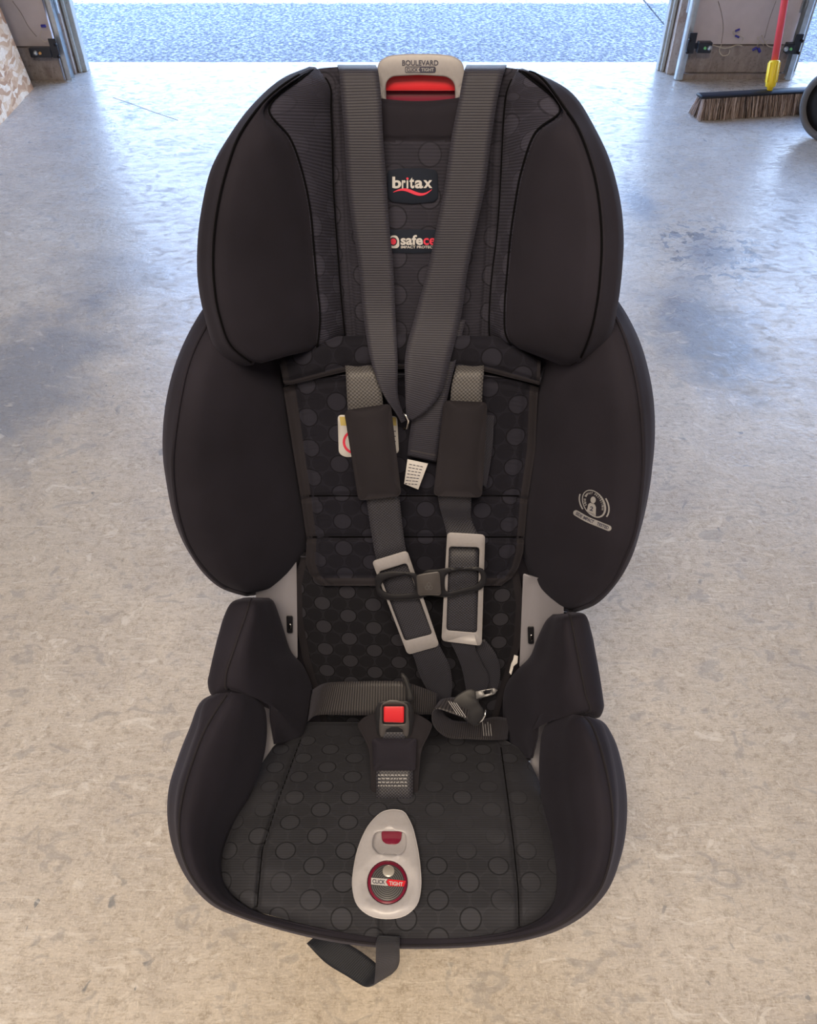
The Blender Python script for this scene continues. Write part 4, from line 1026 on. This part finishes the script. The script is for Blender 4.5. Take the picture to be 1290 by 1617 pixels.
# ---- harness: upper webbing, shoulder pads, lower webbing, sliders, chest clip
ribbon('upper_webbing', [prow((545, 575), (585, 575), .028), prow((546, 590), (594, 588), .040), prow((547, 612), (601, 612), .044), prow((550, 660), (606, 655), .046)], M['webgrey'])
ribbon('upper_webbing', [prow((722, 575), (764, 575), .028), prow((718, 588), (764, 588), .040), prow((713, 610), (762, 610), .044), prow((711, 645), (761, 645), .046)], M['webgrey'])
def pad(corners, name='shoulder_pad'):
    o = rounded(corners, 9, 5)
    cx = np.mean([c[0] for c in corners]); 
    return plate(name, o, [], PB, .058, .026, M['knit_tan'], bev=5, grid=9, domef=lambda u, v: .006 - .008 * ((u - (cx + (v - 710) * 0.17 * pad.s)) / 36) ** 2)
pad.s = 1; pad([(543, 648), (617, 637), (634, 783), (566, 791)])
pad.s = -.6; pad([(701, 632), (770, 635), (761, 786), (684, 783)])
ribbon('velcro_flap', [prow((768, 655), (780, 657), .044, .034), prow((766, 700), (778, 705), .044, .034), prow((762, 765), (768, 770), .044, .036)], M['web'])
ribbon('harness_strap', [prow((575, 770), (628, 768), .046), prow((579, 792), (631, 790), .046), prow((586, 840), (636, 835), .044), prow((593, 878), (641, 868), .044), prow((600, 900), (648, 893), .044), prow((620, 965), (666, 955), .046), prow((640, 1015), (686, 1000), .048),
        prow((652, 1035), (695, 1022), .048), prow((661, 1062), (709, 1050), .046), prow((672, 1085), (714, 1078), .042), prow((690, 1112), (712, 1102), .038)], M['web'], key='hs1')
ribbon('harness_strap', [prow((690, 775), (745, 775), .046), prow((694, 800), (744, 800), .040), prow((700, 822), (745, 822), .026), prow((706, 850), (756, 850), .030), prow((706, 880), (755, 880), .042), prow((704, 940), (754, 940), .046), prow((702, 1000), (753, 1000), .048),
        prow((714, 1020), (750, 1020), .046), prow((728, 1052), (760, 1046), .040), prow((735, 1085), (772, 1075), .034), prow((738, 1108), (760, 1105), .030)], M['web'], key='hs2')
ribbon('strap_tail', [prow((745, 1015), (765, 1010), .03), prow((752, 1040), (782, 1032), .03), prow((762, 1070), (790, 1066), .024), prow((765, 1095), (782, 1098), .02)], M['web'])
tag(plate('strap_slider', rounded([(587, 886), (643, 869), (694, 1020), (643.5, 1034)], 7, 4), [rounded([(598, 903), (642, 889), (682.5, 1001), (639.5, 1012)], 5, 4)], PB, .0545, .005, M['grey'], bev=1.6), 'grey plastic strap slider')
tag(plate('strap_slider', rounded([(706, 840.5), (766, 844), (760.5, 1020), (697, 1012)], 7, 4), [rounded([(709, 863), (757, 864.5), (753, 999), (705, 995)], 5, 4)], PB, .0545, .005, M['grey'], bev=1.6), 'grey plastic strap slider')
clipo = smooth2d([(593, 925), (594, 908), (612, 903), (640, 903.5), (655, 905), (662, 909), (672, 901), (690, 899.5), (700, 897.5), (735, 896), (762, 898), (768, 908), (767, 922), (760, 930), (735, 936), (703, 943), (692, 942), (675, 941), (664, 945), (655, 946), (630, 947.5), (605, 945), (596, 938)], 3)
cc = plate('chest_clip', clipo, [smooth2d([(601, 928), (606, 917), (622, 912), (650, 911), (654, 920), (655, 934), (640, 937), (612, 936)], 3), smooth2d([(704, 908), (715, 903), (745, 901.5), (757, 904), (759, 914), (752, 922), (730, 929), (704, 933), (702, 920)], 3)], PB, .061, .005, M['black'], bev=1.4)
tag(cc, 'black two-piece chest clip')
plate('clip_tongue', rounded([(657, 908), (672, 905), (694, 902), (697, 940), (676, 939), (660, 941)], 5), [], PB, .066, .007, M['blackm'], cc, bev=2)
for du in (-3, 3, 0): stroke('embossed_mark', ellipse(677 + du, 925 + (3 if du else -2), 2.6, 3, 16, 0, 0, 350), .8, lambda u, v, h=0: PB(u, v, .0664), M['disc'], cc)

# ---- lap straps
def hr(l, r, Dl, Dr=None): return (P(l[0], l[1], Dl), P(r[0], r[1], Dr or Dl))
ribbon('lap_strap', [hr((493, 1090), (486, 1140), 1.05), hr((519, 1078), (505, 1129), 1.005), hr((560, 1076), (556, 1129), .985), hr((607, 1075), (606, 1129), .975), hr((634, 1076), (634, 1129), .972), hr((665, 1085), (663, 1128), .985), hr((690, 1095), (688, 1128), 1.0)], M['webrib'], key='lap')
dlp = drape(bvh('lap'), .0005)
stroke('strap_print', [(502, 1094), (494, 1128)], 2, dlp, M['print'], seat)
for du in (0, 28): stroke('box_stitch', [(607 + du, 1077), (606 + du, 1128)], 1.2, dlp, M['black'], seat)
plate('tongue_shroud', smooth2d([(634, 1062), (639, 1065), (648, 1084), (651, 1108), (645, 1110), (641, 1088)], 4), [], lambda u, v, h=0: P(u, v, .955 - h), 0, .012, M['black'], bev=2)
ribbon('lap_strap', [hr((806, 1135), (803, 1168), 1.06, 1.04), hr((780, 1132), (778, 1168), 1.03, .99), hr((745, 1138), (742, 1166), 1.01, .97), hr((712, 1135), (706, 1163), .99, .95), hr((694, 1112), (684, 1140), .965, .93), hr((702, 1104), (690, 1120), .94, .915), hr((722, 1103), (716, 1128), .935, .915), hr((742, 1112), (738, 1136), .935, .915)], M['webrib'], key='lap2')
dl2 = drape(bvh('lap2'), .0006)
for k in range(4): stroke('strap_print', [(762 + 4 * k, 1140 + 3 * (k % 2)), (764 + 4 * k, 1162)], 1.3, dl2, M['print'], seat)
tn = plate('buckle_tongue', smooth2d([(714, 1108), (728, 1094), (744, 1088), (753, 1092), (756, 1110), (764, 1122), (762, 1138), (752, 1146), (738, 1139), (722, 1124)], 3), [], lambda u, v, h=0: P(u, v, .925 - h), 0, .007, M['black'], bev=2)
for k in range(4): stroke('print_line', [(708 + 4 * k, 1107 + k), (722 + 4.5 * k, 1128 + 1.5 * k)], 1, lambda u, v, h=0: P(u, v, .911 - h), M['print'], tn)
tag(plate('metal_tongue', [(751, 1092), (780, 1086.5), (786, 1090), (779, 1097), (752, 1104)], [[(763, 1092), (767, 1090), (776, 1089.5), (774, 1094.5), (765, 1096.5)]], lambda u, v, h=0: P(u, v, .92 - h), 0, .002, M['steel'], tn, bev=.7), 'steel tongue plate')
sweep('metal_edge', [P(767, 1121, .915), P(766, 1130, .915), P(762, 1137, .915), P(756, 1142, .915)], .0012, M['chrome'], tn)
tag(plate('side_hook', [(812, 1034), (818, 1036), (817, 1047), (811, 1052), (807, 1066), (804, 1062), (807, 1048), (810, 1042)], [], lambda u, v, h=0: P(u, v, 1.0 - h), 0, .002, M['white'], bev=.6), 'small pale metal hook')

# ---- crotch pad, buckle and crotch strap
def bk(u, v, h=0): return P(u, v, T([(1090, .945), (1127, .93), (1165, .925), (1215, .925), (1265, DP(1265) - .012)], v) - h)
cp = plate('crotch_pad', smooth2d([(565, 1143), (572, 1135), (588, 1127), (620, 1125), (655, 1127), (672, 1135), (682, 1144), (678, 1158), (667, 1180), (661, 1228), (655, 1262), (640, 1265), (600, 1265), (591, 1258), (585, 1215), (582, 1182), (573, 1162)], 3), [], bk, 0, .012, M['knit_tan'], bev=5, grid=9,
           domef=lambda u, v: -.004 * ((u - 622) / 40) ** 2)
plate('strap_sleeve', rounded([(587, 1166), (658, 1166), (656, 1217), (590, 1217)], 5), [], bk, .007, .006, M['knit'], cp, bev=4, grid=9, domef=lambda u, v: .0012 * math.sin((v - 1160) * .25))
cs = ribbon('crotch_strap', [(bk(597, 1205, .004), bk(651, 1205, .004)), (bk(594, 1219, .006), bk(652, 1219, .006)), (bk(594, 1240, .007), bk(652, 1240, .007)), (bk(594, 1262, .005), bk(652, 1262, .005)), (bk(598, 1268, -.012), bk(650, 1268, -.012))], M['web'], key='cs')
dcs = drape(bvh('cs'), .0006)
for r_ in range(4):
    x = 597
    while x < 643:
        w = random.uniform(2, 6); stroke('print_line', [(x, 1224 + r_ * 5.6 + random.uniform(-.4, .4)), (min(x + w, 645), 1224 + r_ * 5.6)], 1.7, dcs, M['print'], cs); x += w + 1.6
def bkl(u, v, h=0): return P(u, v, .915 + (v - 1130) * .0002 - h)
bo = smooth2d([(600, 1108), (610, 1106.5), (635, 1106.5), (645, 1108), (651, 1116), (653, 1130), (651, 1145), (646, 1163), (640, 1165), (605, 1164), (599, 1163), (594, 1145), (592, 1130), (594, 1116)], 3)
bu = tag(plate('buckle', bo, [], bkl, 0, .022, M['black'], bev=3), 'black buckle with satin grey face and square red button')
plate('buckle_face', smooth2d([(606, 1109), (637, 1109), (643, 1113), (645, 1130), (646, 1148), (642, 1163), (638, 1161), (636, 1152), (610, 1152), (607, 1161), (602, 1163), (599, 1148), (600, 1130), (602, 1113)], 3), [rounded([(604, 1113.5), (640, 1113.5), (640, 1143), (604, 1143)], 3)], bkl, .004, .006, M['blackm'], bu, bev=2.2)
tag(plate('release_button', rounded([(606, 1115.5), (638, 1115.5), (637.5, 1141), (606, 1140)], 2.5), [], bkl, .0045, .006, M['red'], bu, bev=1.5), 'square red button')
plate('webbing_loop', rounded([(606, 1156), (638, 1156), (640, 1168), (604, 1168)], 2), [], bkl, .002, .004, M['web'], bu)

# ---- front adjuster strap hanging below the cushion
ribbon('adjuster_strap', [(P(598, 1478, .79), P(631, 1480, .79)), (P(594, 1487, .792), P(631, 1488, .792)), (P(593.5, 1500, .80), P(631, 1500, .80)), (P(593, 1530, .83), P(630, 1522, .83)), (P(592, 1548, .85), P(625, 1532, .85)), (P(588, 1557, .875), P(610, 1540, .88)), (P(575, 1558, .89), P(600, 1527, .90)), (P(550, 1543, .90), P(580, 1510, .91)), (P(515, 1521, .91), P(548, 1490, .92)), (P(484, 1490, .915), P(500, 1478, .93))], M['adj'], key='adj')
dadj = drape(bvh('adj'), .0006)
for k in range(5): stroke('strap_print', [(552 + 3.2 * k, 1539 - 5.5 * k), (554 + 3.2 * k, 1535 - 5.5 * k)], 1.2, dadj, M['print'], seat)
